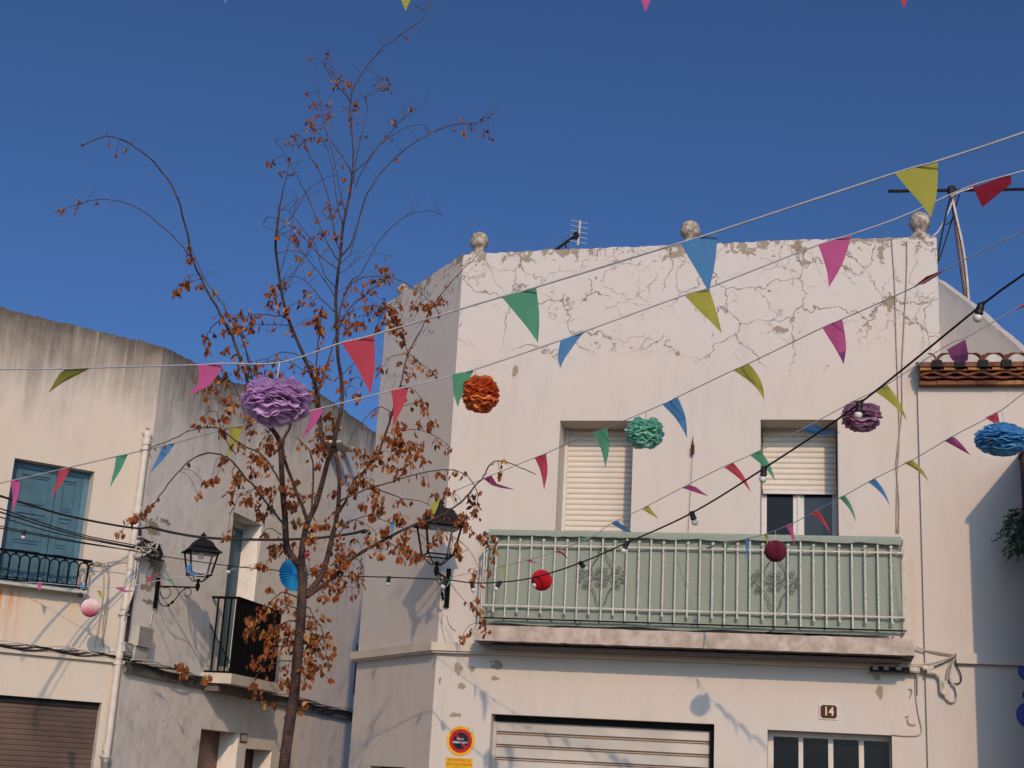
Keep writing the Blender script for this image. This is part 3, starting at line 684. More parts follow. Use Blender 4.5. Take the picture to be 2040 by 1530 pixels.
# low iron balustrade in front of it
mb = MB(); rw = .16; x0 = PB.uv(-25, 1092, rw)[0]; x1 = PB.uv(184, 1118, rw)[0]; vt2 = PB.uv(90, 1106, rw)[1]; vb3 = PB.uv(90, 1163, rw)[1]
mb.box(PB, x0, x1, vt2-.012, vt2+.012, rw-.014, rw+.014); mb.box(PB, x0, x1-.01, vb3-.008, vb3+.008, rw-.01, rw+.01); mb.box(PB, x0, x1-.01, vb3+.02, vb3+.03, rw-.008, rw+.008)
for uu in (x1-.012,): 
    mb.box(PB, uu-.012, uu+.01, vt2-.01, vt2+.01, .0, rw-.015); mb.box(PB, uu-.008, uu+.008, vb3-.006, vb3+.006, .0, rw-.015)
ir = mb.build('iron_balustrade', M_black, left_house)
nb = 11; stp = (PB.uv(156, 1110, rw)[0]-PB.uv(8, 1110, rw)[0])/7.4
hB = vt2-vb3
for k in range(nb):
    u = x1-.035-stp*k
    if u < x0: break
    mb = MB(); prof = [(.012, 0), (.014, .02), (.008, .04), (.009, hB*.3), (.0125, hB*.5), (.009, hB*.66), (.013, hB*.7), (.009, hB*.74)]
    mb.lathe(PB.P(u, vb3+.008, rw), prof, 8)
    if k < nb-1:
        for sg in (1, -1):
            pts = [PB.P(u, vb3+hB*.72, rw)]+[PB.P(u+sg*stp*.5*(1-math.cos(math.pi*.5*t)), vb3+hB*.72+hB*.2*math.sin(math.pi*.5*t), rw) for t in (.35, .7, 1)]
            mb.tube(pts, .008, 4)
        mb.box(PB, u-stp*.5-.012, u-stp*.5+.012, vb3+hB*.88, vt2-.012, rw-.006, rw+.006)
    mb.build('iron_baluster', M_black, ir)
mb = MB(); mb.box(PB, x0, x1-.02, vb3-.055, vb3-.025, .001, rw+.02); mb.build('window_ledge', M_greyp, left_house)
# brown garage door
mb = MB(); a, b, c, d = gb_[:4]; mb.box(PB, a, b-.001, d-.07, d-.001, -.11, -.07, 1); v = d-.071
while v > 0:
    P = [(v, -.006), (v-.012, 0), (v-.042, 0), (v-.05, -.008), (v-.055, -.006)]
    vs = [PB.P(u, vv, -.085+ww) for vv, ww in P for u in (a, b-.002)]; mb.add(vs, [(k*2, k*2+1, k*2+3, k*2+2) for k in range(4)]); v -= .055
mb.build('garage_door', [M_brown, M_dark], left_house)
# balcony door on the side wall
a, b, c, d = bd[:4]; mb = MB(); mb.box(PS, a+.002, b-.002, c, d-.09, -.319, -.27, 0); mb.box(PS, a+.002, a+.12, c, d-.091, -.269, -.24, 1); mb.build('balcony_door', [M_blue, M_bluef], left_house)
mb = MB(); mb.box(PS, a+.002, b-.002, d-.089, d-.002, -.318, -.25); mb.build('door_lintel', M_greyp, left_house)
for nm, h, mt in (('side_door', ds, M_wood), ('side_window', ws, M_darkb)):
    a, b, c, d = h[:4]; mb = MB(); mb.box(PS, a+.002, b-.002, c, d-.002, -.319, -.27)
    for q in (.28, .62): mb.box(PS, a+.08, b-.5 if nm == 'x' else b-.08, c+(d-c)*(q-.12), c+(d-c)*(q+.12), -.269, -.255)
    mb.build(nm, mt, left_house)
a, b, c, d = vw[:4]; mb = MB(); mb.box(PS, a+.002, b-.002, c, d-.002, -.11, -.09); mb.build('narrow_window', simple('grey_green_glass', (.13, .145, .125), .8, 0, .05), left_house)
# side balcony
bw = .36; ba, bb = PS.uv(475, 1191, bw)[0], PS.uv(558, 1221, bw)[0]; vt3 = PS.uv(475, 1191, bw)[1]; vt3b = PS.uv(558, 1221, bw)[1]; vt3 = (vt3+vt3b)/2; vb4 = (PS.uv(452, 1336, bw)[1]+PS.uv(540, 1358, bw)[1])/2
mb = MB(); mb.box(PS, ba-.02, bb+.02, vt3-.012, vt3+.02, bw-.02, bw+.02); mb.box(PS, ba-.01, bb+.01, vb4-.01, vb4+.014, bw-.012, bw+.012)
for uu in (ba, bb):
    mb.box(PS, uu-.018, uu+.018, vt3-.011, vt3+.019, .002, bw-.021); mb.box(PS, uu-.012, uu+.012, vb4-.01, vb4+.013, .002, bw-.013)
mb.tube([PS.P(ba, vt3-.35, .01), PS.P(ba, vb4+.15, bw-.05)], .008, 4)
sr = mb.build('side_railing', M_black, left_house); n = 13
for i in range(n+1):
    mb = MB(); u = lerp(ba, bb, i/n); mb.box(PS, u-.029, u+.029, vb4+.015, vt3-.013, bw-.012, bw+.012)
    mb.build('railing_bar', M_black, sr)
for uu in (ba, bb):
    for i in range(1, 4):
        mb = MB(); w = bw*i/4; mb.box(PS, uu-.009, uu+.009, vb4+.014, vt3-.012, w-.009, w+.009); mb.build('railing_bar', M_black, sr)
mb = MB(); mb.box(PS, ba-.09, bb+.09, vb4-.145, vb4-.02, .0015, bw+.06); mb.build('side_balcony_slab', M_trim, left_house)
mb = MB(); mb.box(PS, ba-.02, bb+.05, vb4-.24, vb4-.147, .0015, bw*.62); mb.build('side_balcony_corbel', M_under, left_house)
# downpipe
mb = MB(); pp = [(284, 865, .0), (284, 852, .06), (290, 850, .07), (291, 862, .06), (287, 900, .05), (262, 1080, .05), (243, 1240, .05), (226, 1330, .05), (207, 1440, .05), (198, 1540, .05)]
pts = [PB.hit(x, y, .001 if w == 0 else w) for x, y, w in pp]
ub = -.085
base = [PB.P(-.14, PB.uv(284, 870)[1], 0), PB.P(-.12, PB.uv(284, 855)[1], .05)]
vtp = PB.uv(288, 862)[1]
pts = [PB.P(ub-.01, vtp-.02, -.02), PB.P(ub, vtp+.02, .05), PB.P(ub+.002, vtp+.01, .075), PB.P(ub, vtp-.06, .06), PB.P(ub, vtp-.2, .055), PB.P(ub, 3.0, .055), PB.P(ub, 1.9, .075), PB.P(ub, 0, .075)]
mb.tube(pts, .040, 12)
for vv in (vtp-.12, 4.35, 3.25, PB.uv(210, 1490)[1], 2.7): mb.lathe(PB.P(ub, vv-.04, .058), [(.047, 0), (.049, .015), (.049, .07), (.047, .085)], 14); mb.box(PB, ub-.05, ub+.05, vv-.10, vv-.085, .001, .1)
mb.lathe(PB.P(ub, PB.uv(204, 1512)[1]-1.2, .075), [(.047, 0), (.047, 1.15), (.053, 1.16), (.053, 1.22)], 14, 1)
dp = mb.build('downpipe', [M_pvc, simple('galvanised_pipe', (.33, .3, .27), .5, .4)], left_house, smooth=True)
# lime patch & shelf high on the side wall
mb = MB(); a = PS.uv(673, 879, .25); b = PS.uv(693, 879, .25); mb.box(PS, a[0], b[0]+.15, a[1]-.02, a[1]+.015, .002, .30)
a2 = PS.uv(700, 891, .2); mb.box(PS, a2[0], a2[0]+.25, a2[1]-.02, a2[1]+.01, .002, .28); mb.box(PS, a[0]+.1, a[0]+.3, a[1]+.016, a[1]+.12, .002, .12, 1)
sh = mb.build('wall_shelf', [M_white, M_dark], None, org=PS.hit(685, 880)); tag(sh, 'small pale wall shelf with dark fixture high behind the tree', 'wall fixture')
# ================================================================ wall lanterns
def lantern(label, plate_pl, pu, pv, n, arm, plate_h, scroll=True, yaw=0.35, S=1.0):
    """pu,pv: foot of the arm on the wall; n: outward direction"""
    n = n.normalized(); foot = plate_pl.P(pu, pv, 0.0); Z = Vector((0, 0, 1)); side = n.cross(Z)
    root = thing('wall_lantern', label, 'lantern', foot, 'iron lanterns on wall brackets')
    mb = MB(); pl2 = plate_pl
    mb.box(pl2, pu-.022, pu+.022, pv-plate_h*.72, pv+plate_h*.28, .002, .035)
    tip = foot + n*arm
    mb.tube([foot+n*.03, tip], .012, 4)
    def Q(a, z): return foot+n*a+Z*z
    def arc(ca, cz, r, a0, a1, k=14): return [Q(ca+r*math.cos(lerp(a0, a1, i/k)), cz+r*math.sin(lerp(a0, a1, i/k))) for i in range(k+1)]
    sA = arm/.52
    mb.tube(arc(.13*sA, -.075, .065, 2.2, -3.4), .005, 5); mb.tube(arc(.40*sA, -.06, .05, -2.4, 2.6), .005, 5)
    sp = spline([tuple(Q(.04, -.13)), tuple(Q(.09*sA, -.215)), tuple(Q(.17*sA, -.225)), tuple(Q(.25*sA, -.16)), tuple(Q(.31*sA, -.07)), tuple(Q(.37*sA, -.012))], 5)
    mb.tube(sp, .006, 5); 
    for t in (.47, .52, .57): p = Vector(sp[int(t*(len(sp)-1))]); mb.ball(p, .016, 8, 5)
    mb.build('bracket', M_black, root)
    # lantern stands on the arm tip
    ca, sa = math.cos(yaw), math.sin(yaw); X = Vector((ca, sa, 0)); Y = Vector((-sa, ca, 0))
    def sq(c, h, z): return [c+X*(h*a)+Y*(h*b)+Z*z for a, b in ((-1, -1), (1, -1), (1, 1), (-1, 1))]
    c = tip.copy(); mb = MB()
    mb.lathe(c, [(.004, -.05), (.020, -.02), (.026, .0), (.026, .035), (.016, .05), (.014, .085), (.022, .09), (.022, .10)], 12)
    z0 = .145*S; hb, ht = .116*S, .166*S; z1 = z0+.265*S
    for a, b in ((-1, -1), (1, -1), (1, 1), (-1, 1)):
        d = X*a+Y*b; mb.tube([c+d*.012+Z*.075, c+d*.05+Z*.072, c+d*.072+Z*.095, c+d*hb+Z*z0], .006, 5)
        mb.tube([c+d*hb+Z*z0, c+d*ht+Z*z1], .0145, 4)
        # small feet
        mb.tube([c+d*hb+Z*(z0+.004), c+d*(hb+.012)+Z*(z0-.006)], .009, 4)
    for h, z, t in ((hb, z0, .010), (ht, z1, .012)):
        q = sq(c, h, z)
        for i in range(4): mb.tube([q[i], q[(i+1) % 4]], t, 4)
    fr = mb.build('lantern_frame', M_black, root)
    H_ = (S-1)*2.2+1; mb = MB(); prof = [(ht+.038, z1-.002), (ht+.034, z1+.012), (ht+.004, z1+.03*H_), (ht-.036, z1+.075*H_), (ht-.064, z1+.125*H_), (ht-.095, z1+.150*H_), (.04, z1+.158*H_)]
    V = []; 
    for h, z in prof: V += sq(c, h*1.0, z)
    F = [(i*4+k, i*4+(k+1) % 4, (i+1)*4+(k+1) % 4, (i+1)*4+k) for i in range(len(prof)-1) for k in range(4)]
    V += sq(c, ht-.01, z1+.02); b = len(V)-4; F += [(0, 3, b+3, b), (1, 0, b, b+1), (2, 1, b+1, b+2), (3, 2, b+2, b+3), (b+3, b+2, b+1, b)]
    mb.add(V, F); mb.lathe(c+Z*(z1+.155*H_), [(.045, 0), (.040, .02), (.026, .028), (.024, .045), (.034, .052), (.030, .066), (.012, .074), (.014, .084), (.001, .094)], 12)
    mb.build('lantern_hood', M_lampm, root)
    mb = MB()
    qa, qb = sq(c, hb-.004, z0+.004), sq(c, ht-.006, z1-.002)
    mb.add(qa+qb, [(i, (i+1) % 4, 4+(i+1) % 4, 4+i) for i in range(4)]); mb.build('lantern_glass', M_lglass, root)
    mb = MB(); mb.lathe(c+Z*z0, [(.02, .14*S+.05), (.03, .14*S+.06), (.03, .255*S), (.024, .262*S)], 10); mb.build('lamp_socket', M_greyp, root)
    return root, tip
u, v = PS.uv(311, 1168); lantern('dark iron lantern on a scrolled arm beside the black side balcony', PS, u, v, PS.n, .53, .36, yaw=.42)
u, v = PF.uv(894, 1155); L2, tip2 = lantern('larger looking iron lantern at the corner left of the green screened balcony', PF, u, v, (PF.n*1.0+PF.ux*.02), .56, .40, yaw=.30, S=1.1)

# ================================================================ bunting
def cordpts(pts, inv):   # pts px; inv: function x -> 1/Z
    return [at(x, y, 1/inv(x)) for x, y in pts]
def mkinv(kn):
    kn = sorted(kn)
    def f(x):
        if x <= kn[0][0]: (a, b), (c, d) = kn[0], kn[1]
        elif x >= kn[-1][0]: (a, b), (c, d) = kn[-2], kn[-1]
        else:
            for (a, b), (c, d) in zip(kn, kn[1:]):
                if x <= c: break
        return b+(d-b)*(x-a)/(c-a)
    return f
def pennant(parent, inv, col, a, b, c, tz=0.0, bow=.02, mids=None):
    tz = -tz*.8-.02
    zm = 1/inv((a[0]+b[0])/2); A, B_ = at(*a, lerp(1/inv(a[0]), zm, .7)), at(*b, lerp(1/inv(b[0]), zm, .7)); zc = zm+tz; Cc = at(*c, zc)
    nrm = (B_-A).cross(Cc-A).normalized(); mb = MB(); n = 7; V = []
    L = ((A+B_)/2-Cc).length
    for j in range(n+1):
        t = j/n
        for i in range(5):
            s = i/4; p = (A.lerp(B_, s)).lerp(Cc, t*.995)
            side = (s-.5)
            p = p + nrm*(bow*math.sin(math.pi*t)*(1-.5*t) + .010*math.sin(s*5+t*6)*(1-t)*t*2)
            if mids is not None:   # sideways sag of the cloth, in px at mid height
                M_ = at((a[0]+b[0])/2+mids[0], (a[1]+b[1])/2+mids[1], zc)-at((a[0]+b[0])/2, (a[1]+b[1])/2, zc); p = p+M_*math.sin(math.pi*t)
            V.append(p)
    mb.add(V, [(j*5+i, j*5+i+1, (j+1)*5+i+1, (j+1)*5+i) for j in range(n) for i in range(4)])
    o = mb.build('pennant', FLAG[col], parent, smooth=True); o['label'] = col+' pennant'; return o
def poly_pennant(parent, inv, col, pts, tz=None):
    mb = MB(); V = [at(x, y, 1/inv(x)+(tz[i] if tz else 0)) for i, (x, y) in enumerate(pts)]; c = sum(V, Vector())/len(V)
    mb.add(V+[c], [(i, (i+1) % len(V), len(V)) for i in range(len(V))]); o = mb.build('pennant', FLAG[col], parent); o['label'] = col+' pennant'; return o
def bunting(label, kn, cord, flags, r=.0045, dens=6, mat=None):
    inv = mkinv(kn); pts = spline([(x, y, inv(x)) for x, y in cord], dens); P = [at(x, y, 1/i) for x, y, i in pts]
    mid = P[len(P)//2]; root = thing('bunting', label, 'bunting', mid, 'pennant strings over the street')
    mb = MB(); mb.tube(P, r, 6); mb.build('cord', mat or M_tape, root, smooth=True)
    for f in flags:
        if f[0] == 'poly': poly_pennant(root, inv, f[1], f[2], f[3] if len(f) > 3 else None)
        else: pennant(root, inv, f[0], f[1], f[2], f[3], *(f[4] if len(f) > 4 else ()))
    return inv, root
invA, rA = bunting('highest string of large pennants, yellow one over a stone ball, purple pompom below it', [(0, 1/10.5), (400, 1/8.9), (1068, 1/7.5), (1868, 1/6.1)],
    [(-60, 738), (0, 736), (131, 735), (182, 733), (392, 727), (445, 724), (560, 722), (680, 683), (745, 667), (1000, 591), (1068, 572), (1355, 484), (1430, 461), (1783, 345), (1868, 321), (2040, 264), (2300, 170)],
    [('yellow', (1783, 345), (1868, 322), (1855, 434), (.1, .02, (5, 0))), ('blue', (1355, 484), (1430, 461), (1412, 583), (.1, .02, (2, 0))), ('green', (1000, 592), (1068, 572), (1072, 683), (.1, .02, (3, 0))),
     ('red', (680, 683), (745, 667), (738, 786), (.1, .02, (3, 0))), ('pink', (394, 727), (445, 724), (370, 792), (.1, .02, (8, 4))), ('poly', 'yellow', [(131, 735), (182, 732), (172, 738), (150, 749), (135, 757), (122, 764), (96, 783), (108, 762), (118, 745)], [0, 0, .03, .06, .08, .1, .12, .08, .04]), ('pink', (2150, 226), (2235, 196), (2240, 320))], r=.0055)
invB, rB = bunting('second string, from the blue shutters up to a pink pennant under the parapet', [(0, 1/11.6), (600, 1/9.15), (940, 1/8.7), (1663, 1/7.5)],
    [(-60, 990), (0, 963), (40, 954), (130, 933), (256, 904), (350, 882), (457, 853), (560, 832), (648, 811), (779, 778), (815, 770), (945, 736), (1117, 678), (1165, 660), (1363, 588), (1415, 572), (1630, 488), (1696, 467), (1800, 430), (1930, 372), (2040, 340), (2200, 290)],
    [('pink', (1630, 488), (1696, 467), (1651, 573), (.1, .02, (5, 0))), ('yellow', (1363, 588), (1412, 573), (1438, 664), (.1, .02, (2, 0))), ('blue', (1117, 678), (1165, 660), (1116, 733), (.05, .02, (-6, -2))),
     ('green', (901, 746), (945, 736), (912, 811), (.05, .02, (-4, 0))), ('red', (779, 778), (815, 770), (782, 850), (.05, .02, (2, 0))), ('pink', (620, 820), (648, 811), (600, 878), (.05, .02, (0, 0))),
     ('yellow', (457, 853), (484, 848), (450, 917), (.05, .02, (2, 0))), ('blue', (322, 889), (350, 882), (299, 944), (.05, .02, (-2, 0))), ('green', (231, 910), (256, 903), (220, 971), (.05, .02, (-2, 0))),
     ('red', (117, 937), (141, 931), (102, 991), (.05, .02, (-1, 0))), ('pink', (20, 958), (40, 954), (26, 1022), (.05,)), ('poly', 'crimson', [(1925, 361), (1946, 370), (1942, 373)], [0, 0, 0]), ('poly', 'crimson', [(1938, 374), (2014, 347), (2015, 366), (1957, 413)], [0, 0, .03, .08])])
invC, rC = bunting('third string, passing over the lantern and mint pompom, crimson pennant folded at its right', [(100, 1/15.0), (420, 1/14.6), (880, 1/12.9), (1285, 1/9.3), (1660, 1/7.4)],
    [(40, 1160), (80, 1161), (165, 1168), (235, 1170), (300, 1160), (345, 1150), (400, 1146), (470, 1133), (560, 1110), (630, 1098), (700, 1075), (790, 1035), (858, 1002), (878, 991), (960, 955), (1065, 912), (1088, 903), (1181, 862), (1210, 852), (1319, 806), (1350, 791), (1460, 738), (1492, 724), (1638, 653), (1680, 635), (1825, 570), (1890, 533), (2040, 460), (2200, 385)],
    [('poly', 'crimson', [(1890, 532), (1870, 541), (1845, 551), (1820, 571), (1842, 565), (1868, 549)], [0, 0, 0, .08, .06, .03]), ('pink', (1638, 653), (1678, 636), (1681, 726), (.1, .02, (4, 4))), ('yellow', (1461, 738), (1492, 724), (1523, 797), (.05, .02, (7, -2))),
     ('blue', (1319, 806), (1350, 791), (1369, 873), (.05, .02, (4, -2))), ('green', (1181, 862), (1210, 853), (1206, 932), (.05, .02, (3, 0))), ('red', (1065, 912), (1088, 903), (1084, 977), (.05, .02, (2, 0))),
     ('poly', 'pink', [(962, 953), (979, 947), (980, 961), (1000, 967), (1027, 976), (998, 972), (980, 967)], [0, 0, 0, .03, .05, .03, 0]), ('yellow', (858, 1003), (878, 991), (860, 1037), (.0, .01)), ('blue', (776, 1040), (787, 1037), (781, 1066), (.0, .01)),
     ('green', (667, 1088), (688, 1080), (690, 1084), (0, .01)), ('poly', 'crimson', [(605, 1100), (616, 1094), (617, 1107), (604, 1118), (608, 1108)]), ('poly', 'blue', [(383, 1120), (372, 1128), (370, 1138), (382, 1145), (402, 1146), (384, 1141), (376, 1135)]),
     ('yellow', (437, 1140), (449, 1132), (430, 1148), (0, .005)), ('green', (330, 1153), (342, 1152), (345, 1165), (0, .01)), ('poly', 'red', [(288, 1161), (295, 1150), (320, 1142), (303, 1150), (297, 1158)]),
     ('poly', 'pink', [(229, 1171), (243, 1170), (250, 1176), (270, 1178), (250, 1180), (240, 1177)]), ('yellow', (193, 1177), (202, 1176), (203, 1195), (0, .01)), ('poly', 'blue', [(158, 1164), (164, 1157), (164, 1168), (176, 1174), (160, 1173)]), ('pink', (72, 1160), (84, 1160), (78, 1178), (0, .01))], r=.0032)
invD, rD = bunting('fourth string, sagging from the right to the corner lantern, pink pompom and blue flapping pennant', [(895, 1/13.1), (1718, 1/9.0), (1907, 1/8.4)],
    [(896, 1150), (960, 1137), (1002, 1128), (1050, 1116), (1103, 1100), (1178, 1070), (1217, 1043), (1278, 1014), (1360, 971), (1441, 930), (1494, 907), (1597, 855), (1700, 800), (1768, 765), (1890, 686), (1925, 672), (2030, 612), (2200, 520)],
    [('poly', 'purple', [(1887, 696), (1923, 676), (1929, 705), (1928, 718), (1918, 722), (1900, 720), (1893, 712)], [0, 0, .02, .06, .07, .06, .03]), ('yellow', (1742, 779), (1767, 766), (1807, 839), (.05, .02, (4, -4))), ('poly', 'blue', [(1597, 855), (1620, 844), (1645, 856), (1674, 861), (1650, 866), (1625, 866), (1610, 862)], [0, 0, .03, .06, .06, .05, .03]),
     ('green', (1494, 907), (1515, 897), (1545, 960), (.05, .01, (3, -3))), ('red', (1442, 931), (1461, 922), (1496, 981), (.05, .01, (3, -3))), ('poly', 'pink', [(1359, 972), (1373, 966), (1386, 970), (1412, 989), (1392, 983)], [0, 0, .02, .05, .03]),
     ('yellow', (1278, 1014), (1291, 1007), (1312, 1034), (.05, .01)), ('poly', 'blue', [(1217, 1043), (1229, 1037), (1242, 1047), (1258, 1060), (1240, 1056)]), ('green', (1150, 1074), (1178, 1068), (1168, 1078), (.0, .01)), ('poly', 'red', [(1103, 1099), (1113, 1096), (1124, 1102), (1133, 1116), (1124, 1106), (1112, 1100)]),
     ('poly', 'pink', [(1046, 1117), (1060, 1113), (1056, 1118), (1075, 1122), (1060, 1121)]), ('yellow', (1000, 1126), (1006, 1125), (1003, 1160), (0, .01)), ('green', (897, 1148), (903, 1150), (888, 1172), (0, .005)), ('poly', 'crimson', [(2022, 618), (2034, 607), (2060, 596), (2045, 610)])], r=.0032)
invE, rE = bunting('fifth string, lowest on the right, ending at the balcony railing with small pennants', [(1370, 1/13.2), (1545, 1/11.45), (2000, 1/9.0)],
    [(1345, 1100), (1400, 1092), (1447, 1082), (1493, 1072), (1530, 1062), (1580, 1042), (1628, 1016), (1683, 987), (1743, 953), (1818, 916), (1900, 868), (1987, 822), (2040, 783), (2150, 705)],
    [('poly', 'pink', [(1881, 878), (1894, 870), (1903, 872), (1917, 886), (1934, 907), (1910, 894)], [0, 0, .02, .04, .06, .04]), ('yellow', (1800, 922), (1817, 916), (1850, 960), (.03, .01, (3, -3))), ('blue', (1730, 961), (1743, 953), (1773, 1008), (.03, .01, (3, -3))), ('green', (1671, 991), (1683, 986), (1706, 1042), (.03, .01, (3, -3))),
     ('red', (1615, 1022), (1628, 1016), (1656, 1064), (.03, .01, (2, -2))), ('pink', (1566, 1046), (1578, 1042), (1584, 1088), (.0, .01)), ('yellow', (1522, 1065), (1530, 1063), (1529, 1085), (.0, .01)), ('blue', (1485, 1074), (1493, 1071), (1485, 1118), (.0, .01)), ('green', (1447, 1083), (1457, 1080), (1444, 1098), (.0, .01)),
     ('poly', 'red', [(1404, 1093), (1425, 1087), (1414, 1094)]), ('red', (1963, 832), (1987, 820), (1993, 850), (.0, .01))], r=.0032)
bunting('string above the frame, of which only four pennant tips hang into the sky', [(0, 1/4.4), (2040, 1/4.4)],
    [(-60, -70), (400, -95), (780, -108), (1300, -112), (1830, -104), (2100, -95)],
    [('blue', (395, -95), (500, -99), (449, 8), (0, .01)), ('yellow', (755, -107), (865, -109), (808, 22), (0, .01)), ('pink', (1240, -112), (1345, -112), (1286, 24), (0, .01)), ('red', (1750, -106), (1850, -103), (1801, 16), (0, .01))])

# ================================================================ tissue pompoms
def pompom(label, cx, cy, Z, wpx, hpx, col, n, seed, hang, cleft=.5, tip=None, top=None):
    r = random.Random(seed); C0 = at(cx, cy, Z); R = wpx/2*Z/FPX*1.0; sq = hpx/wpx
    root = thing('paper_pompom', label, 'pompom', C0, 'tissue paper pompoms')
    m, N, b = newmat(label.split()[0]+'_tissue', col, .85, 0, .15)
    g = N.n('ShaderNodeNewGeometry'); t = N.n('ShaderNodeBsdfTranslucent')
    cc = N.mix(g.outputs['Random Per Island'], tuple(min(1, x*1.12) for x in col), tuple(x*.82 for x in (tip or col)))
    N.link(cc, b.inputs['Base Color']); N.link(cc, t.inputs[0]); mx = N.n('ShaderNodeMixShader'); mx.inputs[0].default_value = .5
    N.link(b.outputs[0], mx.inputs[1]); N.link(t.outputs[0], mx.inputs[2]); N.link(mx.outputs[0], N.t.nodes['Material Output'].inputs[0])
    mb = MB(); ga = math.pi*(3-5**.5)
    ax = Vector((math.sin(seed), -1.2, .25)).normalized()     # axis of the folded stack
    for k in range(n):
        z = 1-2*(k+.5)/n; ph = k*ga; d = Vector((math.sqrt(1-z*z)*math.cos(ph), math.sqrt(1-z*z)*math.sin(ph), z)) + Vector((r.gauss(0, .12), r.gauss(0, .12), r.gauss(0, .12))); d.normalize()
        if d.z > .55 and abs(d.x) < .22*cleft*2 and cleft > 0: d.x += .35*(1 if d.x > 0 else -1); d.normalize()
        T = d.cross(Vector((0, 0, 1)));
        if T.length < .05: T = Vector((1, 0, 0))
        T.normalize(); U = T.cross(d)
        ang = r.gauss(0, .28); T2 = T*math.cos(ang)+U*math.sin(ang); U2 = d.cross(T2)
        rr = R*r.uniform(.88, 1.03)*(1+.05*math.sin(ph*3)); wd = R*r.uniform(.30, .48); nu, nv = 9, 5; V = []; wv = r.uniform(0, 6); am = r.uniform(.03, .07)*R; curl = r.uniform(-.10, .22)*R; fr_ = r.uniform(3.5, 7)
        if cleft > .3 and d.z > .35: rr *= .60+.40*min(1, abs(d.x)/.42)
        for j in range(nv+1):
            t_ = j/nv; q = lerp(.30, 1, t_)
            for i in range(nu+1):
                s = i/nu*2-1; edge = 1-.20*s*s*s*s-.10*s*s-.035*abs(math.sin(s*fr_+wv)); w_ = wd*(.35+.75*math.sin(t_*1.75))
                p = d*(rr*q*(1-(1-edge)*t_)) + T2*(w_*s) + U2*(am*math.sin(s*fr_+wv)*t_*1.3 + curl*t_*t_*t_*(1-.4*s*s))
                V.append(C0+Vector((p.x, p.y, p.z*sq)))
        mb.add(V, [(j*(nu+1)+i, j*(nu+1)+i+1, (j+1)*(nu+1)+i+1, (j+1)*(nu+1)+i) for j in range(nv) for i in range(nu)])
    mb.build('petals', m, root, smooth=True)
    mb = MB(); H = at(hang[0], hang[1], Z-.02); F_ = Vector((0, -R*.45, 0)); mb.tube([C0+F_+Vector((0, 0, R*.25)), (C0+F_*.8).lerp(H, .5), H], .0045, 6); mb.build('ribbon', M_tape, root)
    return root
pompom('purple wide tissue pompom hanging in front of the tree', 550, 797, 8.35, 150, 108, (.80, .56, .83), 190, 1, (557, 722), top=1)
pompom('orange round tissue pompom on the corner wall', 958, 784, 8.7, 82, 84, (.95, .36, .11), 170, 2, (946, 737), cleft=.2, tip=(.85, .16, .05))
pompom('mint green tissue pompom near the shuttered balcony door', 1285, 861, 9.3, 84, 72, (.46, .86, .71), 150, 3, (1287, 818))
pompom('pinkish tissue pompom behind a bulb on the black cord', 1717, 829, 9.0, 88, 66, (.80, .44, .54), 170, 4, (1718, 790), tip=(.52, .34, .48))
pompom('blue flat tissue pompom at the right border', 1998, 876, 9.0, 116, 68, (.26, .62, .92), 200, 5, (1996, 817), cleft=.1)

# ================================================================ honeycomb paper balls
def comb(label, cx, cy, Z, rpx, col, hang, m2=None):
    C0 = at(cx, cy, Z); R = rpx*Z/FPX; root = thing('honeycomb_ball', label, 'paper ball', C0, 'honeycomb paper balls'); mb = MB(); nu, nv = 96, 28; V = []
    for j in range(nv+1):
        a = math.pi*j/nv
        for i in range(nu):
            ph = 2*math.pi*i/nu; open_ = 1 if (i//2 + (j//2)) % 2 else 0
            rr = R*(1-(.17 if (i % 4 == (0 if (j//2) % 2 else 2)) else 0)); V.append(C0+Vector((rr*math.sin(a)*math.cos(ph), rr*math.sin(a)*math.sin(ph), R*math.cos(a))))
    mb.add(V, [(j*nu+i, j*nu+(i+1) % nu, (j+1)*nu+(i+1) % nu, (j+1)*nu+i) for j in range(nv) for i in range(nu)]); mb.build('honeycomb', sheet(label.split()[0]+'_honeycomb', col, .2) if m2 is None else m2, root)
    mb = MB(); mb.tube([C0+Vector((0, 0, R)), at(*hang, Z)], .0016, 4); mb.build('string', M_rope, root); return root
comb('bright red honeycomb ball in front of the left balcony cloth', 1079, 1156, 11.4, 21, (.62, .015, .03), (1080, 1108))
comb('maroon pink honeycomb ball in front of the right half of the balcony', 1545, 1098, 11.45, 22, (.20, .025, .06), (1545, 1057))
m2, N, b = newmat('white_pink_honeycomb', (.7, .6, .6), .8, 0, .2); g = N.n('ShaderNodeNewGeometry').outputs['Position']; sp = N.n('ShaderNodeSeparateXYZ'); N.link(g, sp.inputs[0]); cz = at(180, 1210, 15.1).z
N.link(N.mix(N.ramp(sp.outputs[2], cz+.06, cz-.1), (.72, .60, .58), (.62, .10, .17)), b.inputs['Base Color'])
comb('white ball turning pink below, on the cream wall by the low balustrade', 180, 1211, 15.1, 18, None, (180, 1176), m2)
